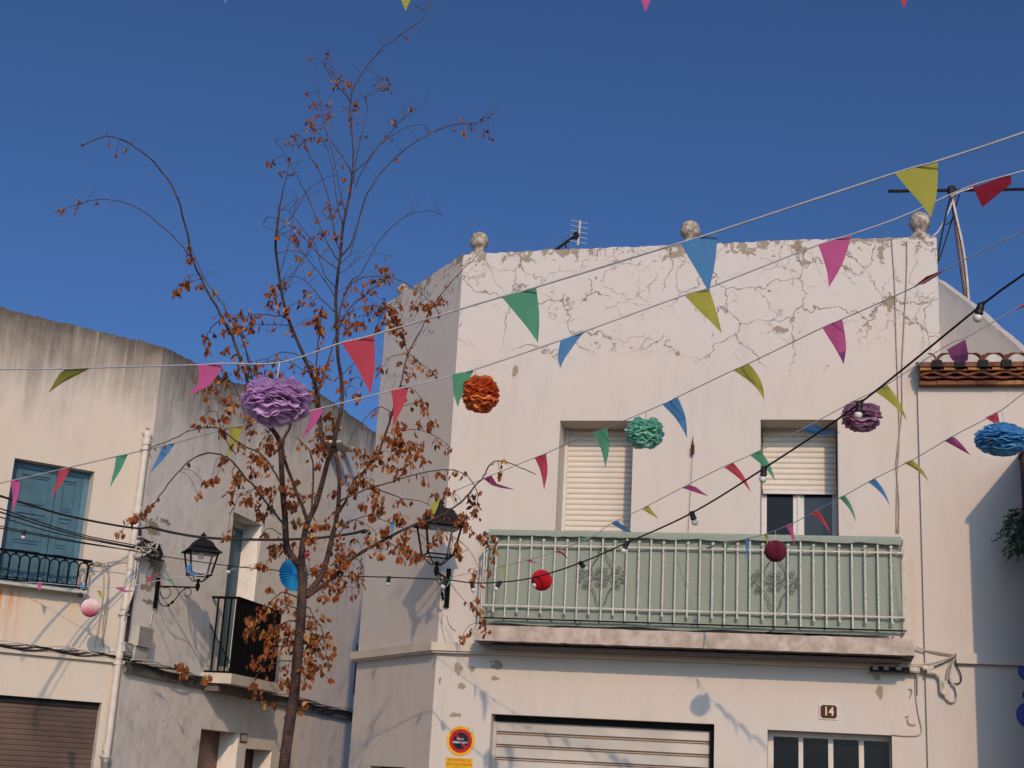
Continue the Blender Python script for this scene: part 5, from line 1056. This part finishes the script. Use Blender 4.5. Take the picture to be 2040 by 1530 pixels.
# ================================================================ the tree
TZ = 9.6
tree = thing('young_tree', 'slender young street tree with rust brown dry leaves and long arching shoots', 'tree', at(560, 1600, TZ)-Vector((0, 0, at(560, 1600, TZ).z)))
BR = [ # (radius start px, radius end px, points, depth drift)
(11.2, 9.0, [(561, 1580), (569, 1500), (580, 1420), (587, 1374), (593, 1304), (599, 1240), (601, 1200), (603, 1165), (601, 1140)], 0, 'T'),
(7.5, 4.6, [(603, 1165), (597, 1130), (584, 1112), (571, 1086), (568, 1037), (565, 998), (562, 958), (560, 909), (557, 880), (547, 861), (532, 845)], -.25, 'L'),
(4, .9, [(545, 858), (520, 820), (500, 780), (493, 757), (482, 727), (470, 692), (461, 665), (445, 637), (425, 600), (402, 557), (384, 517), (370, 455), (350, 385), (310, 327), (262, 288), (235, 276), (209, 272), (180, 282), (162, 291)], -.6, 'L'),
(2.0, .8, [(384, 515), (365, 493), (335, 462), (300, 432), (262, 409), (225, 399), (190, 399), (160, 405), (128, 417), (105, 425)], .2, 'b'),
(3, 1.2, [(520, 830), (508, 790), (503, 757), (496, 725), (489, 694), (483, 668), (474, 650), (462, 632), (452, 625), (440, 636), (424, 650), (412, 668), (408, 690)], .3, 'b'),
(2.2, 1, [(530, 800), (515, 747), (500, 720), (490, 698), (478, 665), (462, 640), (440, 600), (410, 560), (392, 520), (378, 490)], -.3, 'b'),
(7.0, 4.6, [(603, 1170), (602, 1120), (601, 1098), (606, 1068), (613, 1041), (629, 1007), (643, 958), (653, 919), (664, 890)], .15, 'L'),
(4.7, 2.3, [(664, 890), (673, 845), (681, 806), (680, 757), (673, 708), (671, 649), (669, 600), (672, 556), (677, 516), (680, 487), (684, 448), (692, 409), (698, 379), (702, 346)], .2, 'L'),
(3.0, 1.0, [(702, 346), (704, 305), (701, 266), (697, 227), (699, 197), (703, 178), (716, 156), (736, 125), (765, 93), (781, 82), (812, 60), (838, 42), (850, 22), (856, 2)], .3, 'b'),
(4, 2.5, [(613, 1041), (605, 1017), (588, 974), (574, 935), (564, 905), (566, 875), (578, 848), (583, 800), (600, 770)], -.3, 'L'),
(3.4, 1.4, [(621, 1017), (624, 958), (623, 919), (615, 896), (604, 884), (590, 870)], .4, 'b'),
(4.6, 2.3, [(648, 905), (640, 865), (634, 800), (628, 765), (615, 733), (605, 708), (588, 669), (574, 633), (562, 588), (553, 526), (549, 487), (553, 448), (557, 409)], -.4, 'L'),
(2.3, 1, [(557, 409), (565, 375), (572, 345), (577, 315)], 0, 'b'),
(3, 1.6, [(640, 870), (629, 800), (629, 747), (632, 700), (637, 659), (640, 635), (641, 619)], .25, 'b'),
(3, 1.2, [(628, 830), (633, 786), (649, 737), (664, 684), (678, 645), (685, 632), (700, 611), (720, 593), (745, 573), (773, 556)], -.3, 'b'),
(2, .9, [(676, 640), (680, 605), (687, 588), (700, 565), (718, 554), (742, 551), (773, 552), (804, 562), (830, 578), (855, 600), (872, 618)], .2, 'b'),
(2, .8, [(684, 590), (700, 560), (716, 548), (736, 515), (755, 481), (785, 448), (820, 426), (855, 420), (875, 426), (884, 434)], -.3, 'b'),
(3.0, 1.0, [(678, 512), (696, 491), (708, 462), (716, 434), (726, 399), (742, 369), (763, 340), (790, 312), (820, 288), (850, 270), (885, 254), (915, 247), (945, 246), (965, 240), (978, 232)], -.4, 'b'),
(1.6, .8, [(678, 526), (696, 508), (704, 485), (709, 460)], .2, 'b'),
(2, .9, [(704, 345), (728, 323), (751, 295), (775, 274), (802, 256), (830, 248), (848, 250), (855, 262)], .3, 'b'),
(1.8, .7, [(708, 372), (722, 340), (740, 312), (762, 283), (781, 260), (798, 240), (820, 223), (846, 206), (856, 172)], -.3, 'b'),
(1.6, .7, [(704, 365), (710, 320), (716, 285), (728, 240), (731, 217), (726, 195), (716, 184)], -.2, 'b'),
(2.2, .8, [(700, 348), (690, 325), (677, 305), (660, 281), (648, 258), (642, 227), (636, 197), (633, 168), (634, 148)], .25, 'b'),
(2, .8, [(698, 201), (685, 186), (673, 172), (660, 155), (650, 138), (645, 127)], -.2, 'b'),
(2, .8, [(688, 426), (680, 390), (673, 360), (665, 315), (657, 282)], .2, 'b'),
(1.9, .8, [(684, 455), (673, 409), (664, 350), (655, 305), (646, 283), (633, 262)], -.2, 'b'),
(2.4, .8, [(679, 503), (667, 467), (660, 428), (653, 389), (640, 352), (630, 330), (618, 315), (606, 285), (596, 270), (586, 266)], .35, 'b'),
(2.2, .7, [(676, 521), (661, 501), (647, 473), (630, 434), (608, 383), (590, 348), (579, 329), (561, 297), (546, 275)], -.35, 'b'),
(2, .7, [(674, 536), (650, 521), (630, 501), (598, 467), (569, 444), (545, 434), (530, 434), (524, 448)], .3, 'b'),
(1.9, .7, [(667, 572), (647, 548), (636, 516), (628, 487), (604, 456), (585, 432), (569, 418), (558, 420)], -.2, 'b'),
(1.9, .7, [(667, 590), (645, 556), (618, 522), (598, 497), (575, 476), (555, 463), (524, 451)], .3, 'b'),
(2, .7, [(666, 621), (638, 593), (614, 565), (600, 554), (585, 551), (565, 556), (557, 570)], -.2, 'b'),
(1.5, .6, [(562, 580), (579, 552), (608, 509), (620, 494), (636, 479)], .2, 'b'),
(1.4, .6, [(552, 505), (575, 499), (600, 503), (625, 515)], .2, 'b'),
(1.5, .6, [(554, 465), (579, 436), (598, 403), (618, 375), (645, 356), (662, 351), (673, 352), (683, 358)], -.2, 'b'),
(1.5, .6, [(556, 548), (571, 503), (579, 465), (585, 424), (591, 399), (588, 382), (580, 376)], .2, 'b'),
(1.5, .6, [(563, 590), (580, 560), (600, 520), (622, 496)], .15, 'b'),
(2.2, 1, [(577, 638), (560, 630), (540, 628), (520, 626), (500, 627)], .2, 'b'),
(1.6, .8, [(580, 649), (555, 647), (535, 646), (515, 647)], .2, 'b'),
(1.8, .8, [(608, 718), (590, 706), (575, 702), (560, 702), (545, 708), (530, 715), (510, 718)], .3, 'b'),
(1.8, .8, [(614, 742), (595, 732), (580, 722), (565, 718), (550, 716), (535, 722)], .3, 'b'),
(7.2, 4.6, [(603, 1192), (615, 1180), (630, 1162), (643, 1141), (656, 1096), (664, 1060), (668, 1047), (674, 1007)], .45, 'L'),
(4.6, 2.6, [(674, 1007), (676, 958), (671, 915), (667, 885), (665, 850), (658, 820)], .3, 'L'),
(5.0, 2.4, [(612, 1188), (640, 1168), (665, 1150), (682, 1133), (703, 1112), (735, 1092), (768, 1074), (800, 1057), (831, 1043)], -.4, 'L'),
(3.2, 1.2, [(831, 1043), (856, 1037), (880, 1026), (895, 1017), (925, 994), (945, 970), (962, 952), (970, 936), (980, 922), (998, 918), (1020, 924), (1045, 935), (1068, 945)], -.3, 'b'),
(2.8, 1.0, [(676, 1000), (693, 990), (712, 982), (744, 970), (787, 958), (827, 945), (872, 937), (905, 937), (930, 948), (948, 975), (952, 1000), (946, 1030)], -.2, 'b'),
(2.2, .9, [(744, 972), (778, 984), (805, 994), (836, 998), (858, 1008)], .2, 'b'),
(3.2, 2.2, [(676, 1020), (686, 1002), (695, 985), (705, 957), (728, 936), (752, 908), (765, 870), (778, 835), (789, 800), (798, 766)], .1, 'L'),
(2.2, 1, [(798, 766), (814, 704), (836, 663), (853, 625), (875, 592), (905, 556), (935, 525), (955, 505)], -.3, 'b'),
(1.8, .8, [(777, 840), (774, 818), (757, 811), (740, 820), (722, 841), (700, 872), (690, 895)], .3, 'b'),
(1.8, .8, [(672, 1070), (690, 1045), (719, 1031), (738, 1028), (765, 1037), (805, 1052), (836, 1064), (858, 1085), (872, 1108)], -.2, 'b'),
(1.4, .7, [(672, 1050), (700, 1036), (725, 1042), (748, 1058)], -.1, 'b'),
(3.6, 1.6, [(565, 1044), (541, 1015), (521, 990), (507, 970), (488, 949), (468, 925), (454, 913), (440, 906), (423, 903), (400, 906), (378, 918), (352, 944), (325, 978), (303, 1008), (280, 1030)], -.35, 'b'),
(3.2, 1.2, [(562, 966), (543, 935), (521, 905), (498, 894), (476, 882), (462, 872), (440, 856), (415, 851), (385, 856), (350, 872), (315, 886), (292, 897)], -.2, 'b'),
(1.6, .8, [(470, 905), (452, 880), (438, 845), (430, 820), (410, 825), (398, 838)], .2, 'b'),
(1.8, .8, [(500, 870), (490, 830), (478, 795), (465, 765), (455, 758)], .2, 'b'),
(2, .9, [(607, 1208), (617, 1212), (622, 1222), (623, 1232)], -.3, 'b'),
(2.4, .9, [(607, 1227), (625, 1231), (637, 1245), (645, 1267), (646, 1295)], -.2, 'b'),
(2.4, .9, [(593, 1238), (578, 1237), (565, 1243), (556, 1256), (553, 1285)], -.2, 'b'),
(2.2, .9, [(592, 1214), (575, 1206), (560, 1205), (551, 1215)], .2, 'b'),
(2.4, .9, [(595, 1192), (578, 1184), (563, 1180), (550, 1188), (530, 1212), (512, 1240), (500, 1262)], -.35, 'b'),
(2, .9, [(590, 1264), (580, 1262), (572, 1275), (570, 1290)], .2, 'b'),
(2, .9, [(586, 1317), (570, 1316), (555, 1318), (530, 1330), (508, 1350), (505, 1378)], -.3, 'b'),
(2, .9, [(588, 1285), (565, 1286), (545, 1292), (525, 1310), (505, 1330)], -.3, 'b'),
(1.8, .8, [(603, 1253), (618, 1256), (628, 1270), (634, 1290)], .2, 'b'),
(1.8, .8, [(598, 1320), (612, 1318), (622, 1330)], .2, 'b'),
(1.3, .6, [(798, 768), (815, 772), (838, 790), (843, 812), (852, 830), (864, 850)], -.2, 'b'),
(1.3, .6, [(796, 812), (812, 806), (824, 804), (838, 810), (845, 822)], -.2, 'b'),
(1.3, .6, [(800, 859), (824, 855), (855, 863), (880, 876), (898, 892)], -.2, 'b'),
(1.2, .6, [(802, 885), (824, 882), (846, 888)], -.1, 'b'),
(1.4, .6, [(816, 704), (796, 706), (778, 712), (765, 729)], .2, 'b'),
(1.2, .6, [(816, 706), (836, 722), (855, 735), (872, 742)], -.2, 'b'),
(1.3, .6, [(812, 702), (806, 680), (803, 655), (806, 640)], .2, 'b'),
(1.2, .5, [(669, 636), (700, 622), (720, 612), (750, 608), (778, 616)], .2, 'b'),
(1.2, .5, [(670, 646), (700, 634), (735, 628), (765, 634)], -.2, 'b'),
(1.2, .5, [(673, 547), (700, 528), (722, 512), (745, 506), (765, 508), (785, 512)], .3, 'b'),
(1.1, .5, [(672, 582), (690, 572), (712, 560), (735, 542)], .2, 'b'),
(1.6, .8, [(664, 760), (690, 738), (710, 716), (735, 690), (755, 640), (772, 612)], .25, 'b'),
(1.4, .6, [(672, 800), (690, 775), (703, 755), (712, 752), (725, 760)], .2, 'b'),
(1.6, .7, [(560, 905), (545, 893), (530, 890), (515, 900)], .2, 'b'),
(1.4, .6, [(505, 975), (490, 985), (475, 990), (468, 1010)], .2, 'b'),
(1.4, .6, [(560, 1066), (540, 1052), (530, 1055), (520, 1068)], -.3, 'b'),
(1.2, .5, [(858, 1036), (875, 1050), (905, 1070), (930, 1090), (945, 1112), (960, 1145), (978, 1180)], -.2, 'b'),
(1.2, .5, [(905, 1020), (925, 1040), (945, 1062), (968, 1078), (985, 1085)], -.2, 'b'),
(1.3, .6, [(760, 1078), (785, 1085), (800, 1098), (830, 1104), (850, 1108)], -.2, 'b'),
(1.1, .5, [(875, 1140), (895, 1160), (915, 1185), (935, 1208), (955, 1240)], .1, 'b'),
(1.3, .6, [(703, 1112), (718, 1118), (724, 1138), (722, 1160), (705, 1172)], .2, 'b'),
]
samples = []   # (x,y,depth)
bark = MB(); parts = []
rr = random.Random(11)
for r0, r1, pts, drift, kind in BR:
    if samples and kind != 'T':
        x0, y0 = pts[0]; q = min(samples, key=lambda s: (s[0]-x0)**2+(s[1]-y0)**2); z0 = q[2]
    else: z0 = TZ
    n = len(pts); dr = drift*.6
    pl = [(x, y, z0+dr*(i/(n-1))**1.2 + (0 if kind == 'T' else .03*math.sin(i*1.7+r0))) for i, (x, y) in enumerate(pts)]
    sp = spline(pl, 5); m_ = len(sp)
    if kind in 'bL' and r0 < 4.5:   # twigs are never quite smooth
        sp = [(x+1.8*mnoise.noise((i*.5, x0*.1, 0)), y+1.8*mnoise.noise((i*.5, y0*.1, 7)), z) for i, (x, y, z) in enumerate(sp)]
    P = [at(*p) for p in sp]; k = TZ/FPX
    rs_ = {'T': 1.0, 'L': 1.0, 'b': .72}[kind]
    R = [max(lerp(r0, r1, (i/(m_-1))**.8)*rs_, .45)*k*(1+(.06*mnoise.noise((i*.5, r0, 3)) if r0 > 3 else 0)) for i in range(m_)]
    samples += sp
    parts.append((kind, P, R))
tr = MB(); tr.tube(parts[0][1], parts[0][2], 14)
for i in range(5, len(parts[0][1])-4, 4):   # old branch knots
    p = parts[0][1][i]; a = rr.uniform(0, 6.3); d = Vector((math.cos(a), math.sin(a), .3)).normalized(); tr.tube([p+d*.02, p+d*(parts[0][2][i]+.008)], [.014, .008], 7)
trunk = tr.build('trunk', M_bark, tree, smooth=True)
for kind, P, R in parts[1:]:
    if kind == 'L': mb = MB(); mb.tube(P, R, 9); mb.build('limb', M_bark, tree, smooth=True)
tw = MB()
for kind, P, R in parts[1:]:
    if kind == 'b': tw.tube(P, R, 5)
# fine side twigs over the bare upper shoots
for _ in range(260):
    x, y, z = rr.choice(samples)
    if y > 700: continue
    L = rr.uniform(14, 48); a = rr.uniform(-2.6, -.5); pts = []; cx, cy = x, y
    for i in range(6):
        pts.append(at(cx, cy, z)); cx += math.cos(a)*L/5; cy += math.sin(a)*L/5; a += rr.uniform(-.05, .22)*(1 if math.cos(a) > 0 else -1)
    tw.tube(pts, [.0022, .002, .0018, .0015, .0012, .001], 4)
# leaves: crumpled, hanging, in clusters
LC = """655 105 5 3|651 118 5 2|660 132 9 4|664 148 7 4|668 160 7 5|672 168 8 4|685 163 8 5|692 172 8 5|663 177 4 2|618 118 5 3|612 190 5 3|626 212 8 6|630 218 6 2|655 215 7 4|652 231 8 5|636 233 6 4|650 246 4 3|620 248 9 9|624 262 9 9|618 277 7 5|635 284 5 3|588 278 9 8|594 292 7 5|573 286 5 3|611 299 5 3|690 217 8 4|709 207 7 6|709 220 6 4|701 238 8 6|701 257 5 3|716 190 3 1|728 199 3 1|725 275 5 3|787 247 9 6|779 281 4 2|818 217 4 2|798 297 4 1|789 322 5 2|760 160 9 7|762 176 6 2|774 178 8 5|810 78 3 1|830 15 4 1|857 8 3 1|857 268 5 2|900 262 3 1|920 240 5 3|923 268 5 4|940 258 8 6|905 263 4 1|967 236 6 3|965 265 7 3|975 277 4 2|541 327 8 5|575 320 5 3|561 344 5 3|581 349 4 2|683 364 6 3|654 411 8 5|646 418 5 3|669 424 8 5|651 437 5 3|629 436 4 2|595 460 5 3|587 474 7 5|590 484 5 4|602 474 5 3|650 462 5 4|640 468 6 4|619 486 6 4|627 476 4 2|595 495 7 6|594 516 6 4|674 474 8 9|672 485 6 4|618 546 3 2|755 537 6 4|771 540 6 5|777 552 8 7|760 561 9 8|741 562 8 5|723 588 7 6|735 580 5 3|561 565 9 7|546 577 7 6|538 590 8 7|536 605 9 9|553 608 7 3|571 620 8 9|616 588 6 4|616 607 6 4|600 605 6 3|637 628 8 11|630 640 9 8|637 659 9 10|612 647 6 5|376 498 6 4|383 515 8 8|352 580 6 6|362 572 8 7|375 562 8 6|395 573 5 3|155 403 7 5|125 425 8 6|150 428 4 2|192 408 4 2|162 290 4 1|229 313 3 1|217 288 4 1|252 300 4 2|475 628 8 6|498 633 9 8|500 650 10 11|458 660 7 7|472 655 8 10|448 662 5 3|408 676 7 5|427 670 5 3|412 702 7 5|448 700 5 3|466 711 4 2|486 690 4 2|500 735 9 6|516 745 8 8|540 747 9 9|555 745 8 6|512 730 5 4|475 740 9 8|430 755 11 13|447 757 9 8|408 775 9 9|425 780 8 6|412 797 5 3|450 800 7 7|463 815 9 9|405 838 6 4|418 840 5 3|437 853 7 5|450 838 8 8|395 852 5 3|448 865 6 3|495 840 8 6|505 860 6 4|535 870 9 9|530 890 8 7|480 893 7 5|620 735 9 8|634 745 9 10|635 762 8 8|655 735 6 5|645 757 6 4|690 645 8 8|690 660 6 5|710 650 7 6|724 645 6 5|750 655 5 3|742 615 8 6|757 620 9 8|768 615 9 8|780 620 9 11|787 632 9 11|790 645 9 9|775 650 8 8|785 660 8 6|797 668 8 8|803 683 7 5|755 735 8 6|715 790 7 6|800 613 6 4|823 612 6 4|835 608 9 7|847 612 8 7|857 617 8 8|882 602 7 4|798 725 5 4|809 733 5 4|817 747 7 5|827 720 5 4|836 731 4 3|855 745 5 3|868 741 4 2|839 800 5 4|849 805 4 3|843 820 8 6|835 845 6 5|860 845 9 8|790 850 9 10|795 862 9 9|785 870 8 6|775 880 9 8|797 880 9 9|800 895 9 8|762 875 5 3|822 888 7 6|838 890 8 7|870 880 5 3|873 890 5 3|897 895 6 4|650 830 10 12|665 850 10 13|640 870 10 12|632 890 10 11|725 915 11 11|715 900 8 6|738 925 9 9|750 905 8 6|790 890 9 11|798 903 8 8|785 912 6 4|757 918 6 4|768 930 7 5|784 935 8 7|788 953 6 5|810 920 8 6|808 935 8 7|830 910 7 7|843 915 9 8|843 960 5 3|855 968 4 2|875 948 6 4|902 947 5 3|925 947 5 3|725 955 11 13|712 965 9 10|740 970 9 9|700 975 8 6|745 990 10 11|750 1010 10 13|745 1028 10 11|725 1010 8 9|708 985 7 5|667 985 6 3|690 950 4 2|760 1020 7 6|793 1005 7 6|790 1030 10 11|802 1040 8 8|768 1060 10 13|805 1070 8 6|755 1090 8 7|760 1110 6 5|733 1075 6 5|737 1085 5 3|709 1080 5 3|782 1100 4 3|800 1090 9 9|812 1095 9 9|798 1115 6 6|820 1105 6 5|830 1112 7 7|840 1110 5 4|775 1085 5 4|685 1048 8 5|670 1030 8 5|675 1090 12 12|680 1110 10 8|700 1105 8 6|855 1022 8 6|835 1040 8 7|863 988 7 4|890 985 5 4|892 978 5 3|908 985 4 2|920 1030 8 8|925 1040 7 7|940 990 5 4|945 1005 6 6|948 1018 5 4|945 1028 5 3|935 1055 6 4|872 1070 7 6|857 1085 5 4|912 1090 5 4|915 1108 6 5|898 1095 4 2|940 1065 5 2|960 1072 7 6|407 965 6 5|421 961 6 5|430 955 4 3|395 988 6 4|442 925 6 4|447 915 4 3|480 950 8 7|473 965 9 8|465 985 8 7|463 1005 5 3|470 945 8 6|516 980 9 9|525 982 8 6|495 1000 11 11|513 1013 6 5|540 978 6 5|540 990 6 5|512 945 8 6|505 920 9 8|520 915 9 9|530 925 9 9|540 895 7 7|500 905 6 4|562 975 9 10|580 985 8 6|572 1005 10 13|580 1015 9 9|590 1005 5 4|598 987 4 2|540 1015 8 9|525 1030 7 7|516 1036 6 4|590 960 6 4|612 990 6 3|640 900 9 9|635 930 6 5|588 1043 7 6|600 1043 6 4|625 1055 9 9|650 1050 9 9|528 1065 5 5|452 1070 8 6|465 1058 4 3|540 1100 9 10|545 1090 7 5|558 1095 9 9|513 1128 8 7|525 1130 8 8|585 1090 5 3|620 1075 11 12|538 1173 6 4|630 1140 9 12|650 1135 9 11|665 1140 11 15|680 1130 9 11|690 1120 9 9|675 1160 9 9|680 1175 9 9|672 1190 6 6|700 1145 8 7|710 1155 8 8|647 1165 5 4|635 1175 4 3|640 1190 7 5|649 1195 5 3|702 1190 6 4|645 1230 8 6|622 1245 9 9|610 1270 9 10|625 1275 10 11|635 1270 8 8|635 1295 8 7|615 1290 9 9|652 1270 6 5|655 1285 5 3|667 1295 5 4|615 1310 9 9|620 1325 9 9|605 1335 8 6|620 1345 9 10|610 1365 8 6|633 1330 6 4|650 1310 5 3|655 1330 5 4|530 1220 9 8|505 1235 10 12|515 1230 8 6|500 1260 8 8|495 1270 7 6|545 1250 9 9|550 1265 9 10|527 1265 6 5|535 1280 8 7|540 1290 9 11|520 1315 9 9|505 1325 7 7|575 1260 9 9|572 1280 9 9|580 1290 8 6|567 1245 5 3|568 1335 6 5|575 1360 9 10|562 1365 9 8|505 1365 8 7|512 1380 8 7|568 1195 9 9|547 1205 6 5|568 1215 5 3|357 1330 9 8|370 1335 8 7|362 1345 6 5|418 1357 8 6|918 1272 6 5|937 1265 6 4|985 1075 8 6|988 1100 4 4|983 1115 4 3|960 1075 5 4|945 1140 5 3|945 1155 5 4|975 1140 5 4|940 1205 5 4|955 1220 6 5|965 1245 8 9|970 1260 6 4|950 1195 4 2|1000 920 3 1|997 944 6 4|270 1035 8 8|258 1040 7 6|283 1028 6 5|297 1015 5 4|305 1008 4 2|237 1065 7 5|540 1405 8 4|612 1405 5 4|597 1420 4 3|655 1355 4 2|640 1340 5 3|592 1225 5 3|660 1178 5 4"""
lf = MB()
def leaf(c, L, r):
    ax = Vector((r.gauss(0, .45), r.gauss(0, .45), -1)).normalized(); sd = ax.cross(Vector((r.gauss(0, 1), r.gauss(0, 1), r.gauss(0, .3))))
    if sd.length < .1: sd = Vector((1, 0, 0))
    sd.normalize(); nm = ax.cross(sd); w = L*r.uniform(.22, .40); cu = r.uniform(-.35, .35)*L; fo = r.uniform(.1, .8)*w; tip_ = r.uniform(-.2, .2)*L
    V = []
    for t, ww in ((0, .12), (.28, .85), (.55, 1), (.8, .55), (1, .04)):
        o = c+ax*(L*t)+nm*(cu*t*t*1.3)+sd*(tip_*t*t); j = 1+r.uniform(-.15, .15)
        V += [o-sd*(w*ww*j)+nm*(fo*ww), o, o+sd*(w*ww*(2-j))+nm*(fo*ww*.8)]
    lf.add(V, [(i*3+k, i*3+k+1, i*3+k+4, i*3+k+3) for i in range(4) for k in (0, 1)])
k_ = TZ/FPX
for s in LC.split('|'):
    x, y, sp_, n = map(float, s.split()); q = min(samples, key=lambda a: (a[0]-x)**2+(a[1]-y)**2)
    z = q[2]; d = math.hypot(q[0]-x, q[1]-y); C0 = at(x, y, z)
    if d > 4 and d < 70:
        mid = at((x+q[0])/2+rr.uniform(-3, 3), min(y, q[1])*.5+(y+q[1])*.25-rr.uniform(0, 5), z); tw.tube([Vector(p) for p in spline([tuple(at(*q)), tuple(mid), tuple(C0)], 4)], .0022, 4)
    nn_ = max(1, int(n*(1.6 if y > 560 else 1.3)+.5))
    for i in range(nn_):
        px, py = x+rr.gauss(0, sp_*.68), y-4+rr.gauss(0, sp_*.68); c = at(px, py, z+rr.gauss(0, sp_*k_*1.1)); leaf(c, rr.uniform(8, 15)*k_*(.8 if y < 500 else 1), rr)
        if i % 2 == 0: tw.tube([C0, C0.lerp(c, .5)+Vector((0, 0, .01)), c], .0013, 3)
ns = 0
while ns < 520:       # single leaves all along the twigs
    x, y, z = rr.choice(samples)
    if y < 560 and rr.random() < .93: continue
    if y > 1420 or (abs(x-600) < 14 and y > 1180): continue
    if x < 420 and rr.random() < .8: continue
    if x > 900 and rr.random() < .7: continue
    px, py = x+rr.gauss(0, 7), y+rr.uniform(0, 12); c = at(px, py, z+rr.gauss(0, .03)); leaf(c, rr.uniform(8, 15)*k_, rr); tw.tube([at(x, y, z), c], .0012, 3); ns += 1
tw.build('branches', M_twig, tree, smooth=True); lf.build('dry_leaves', M_leaf, tree)
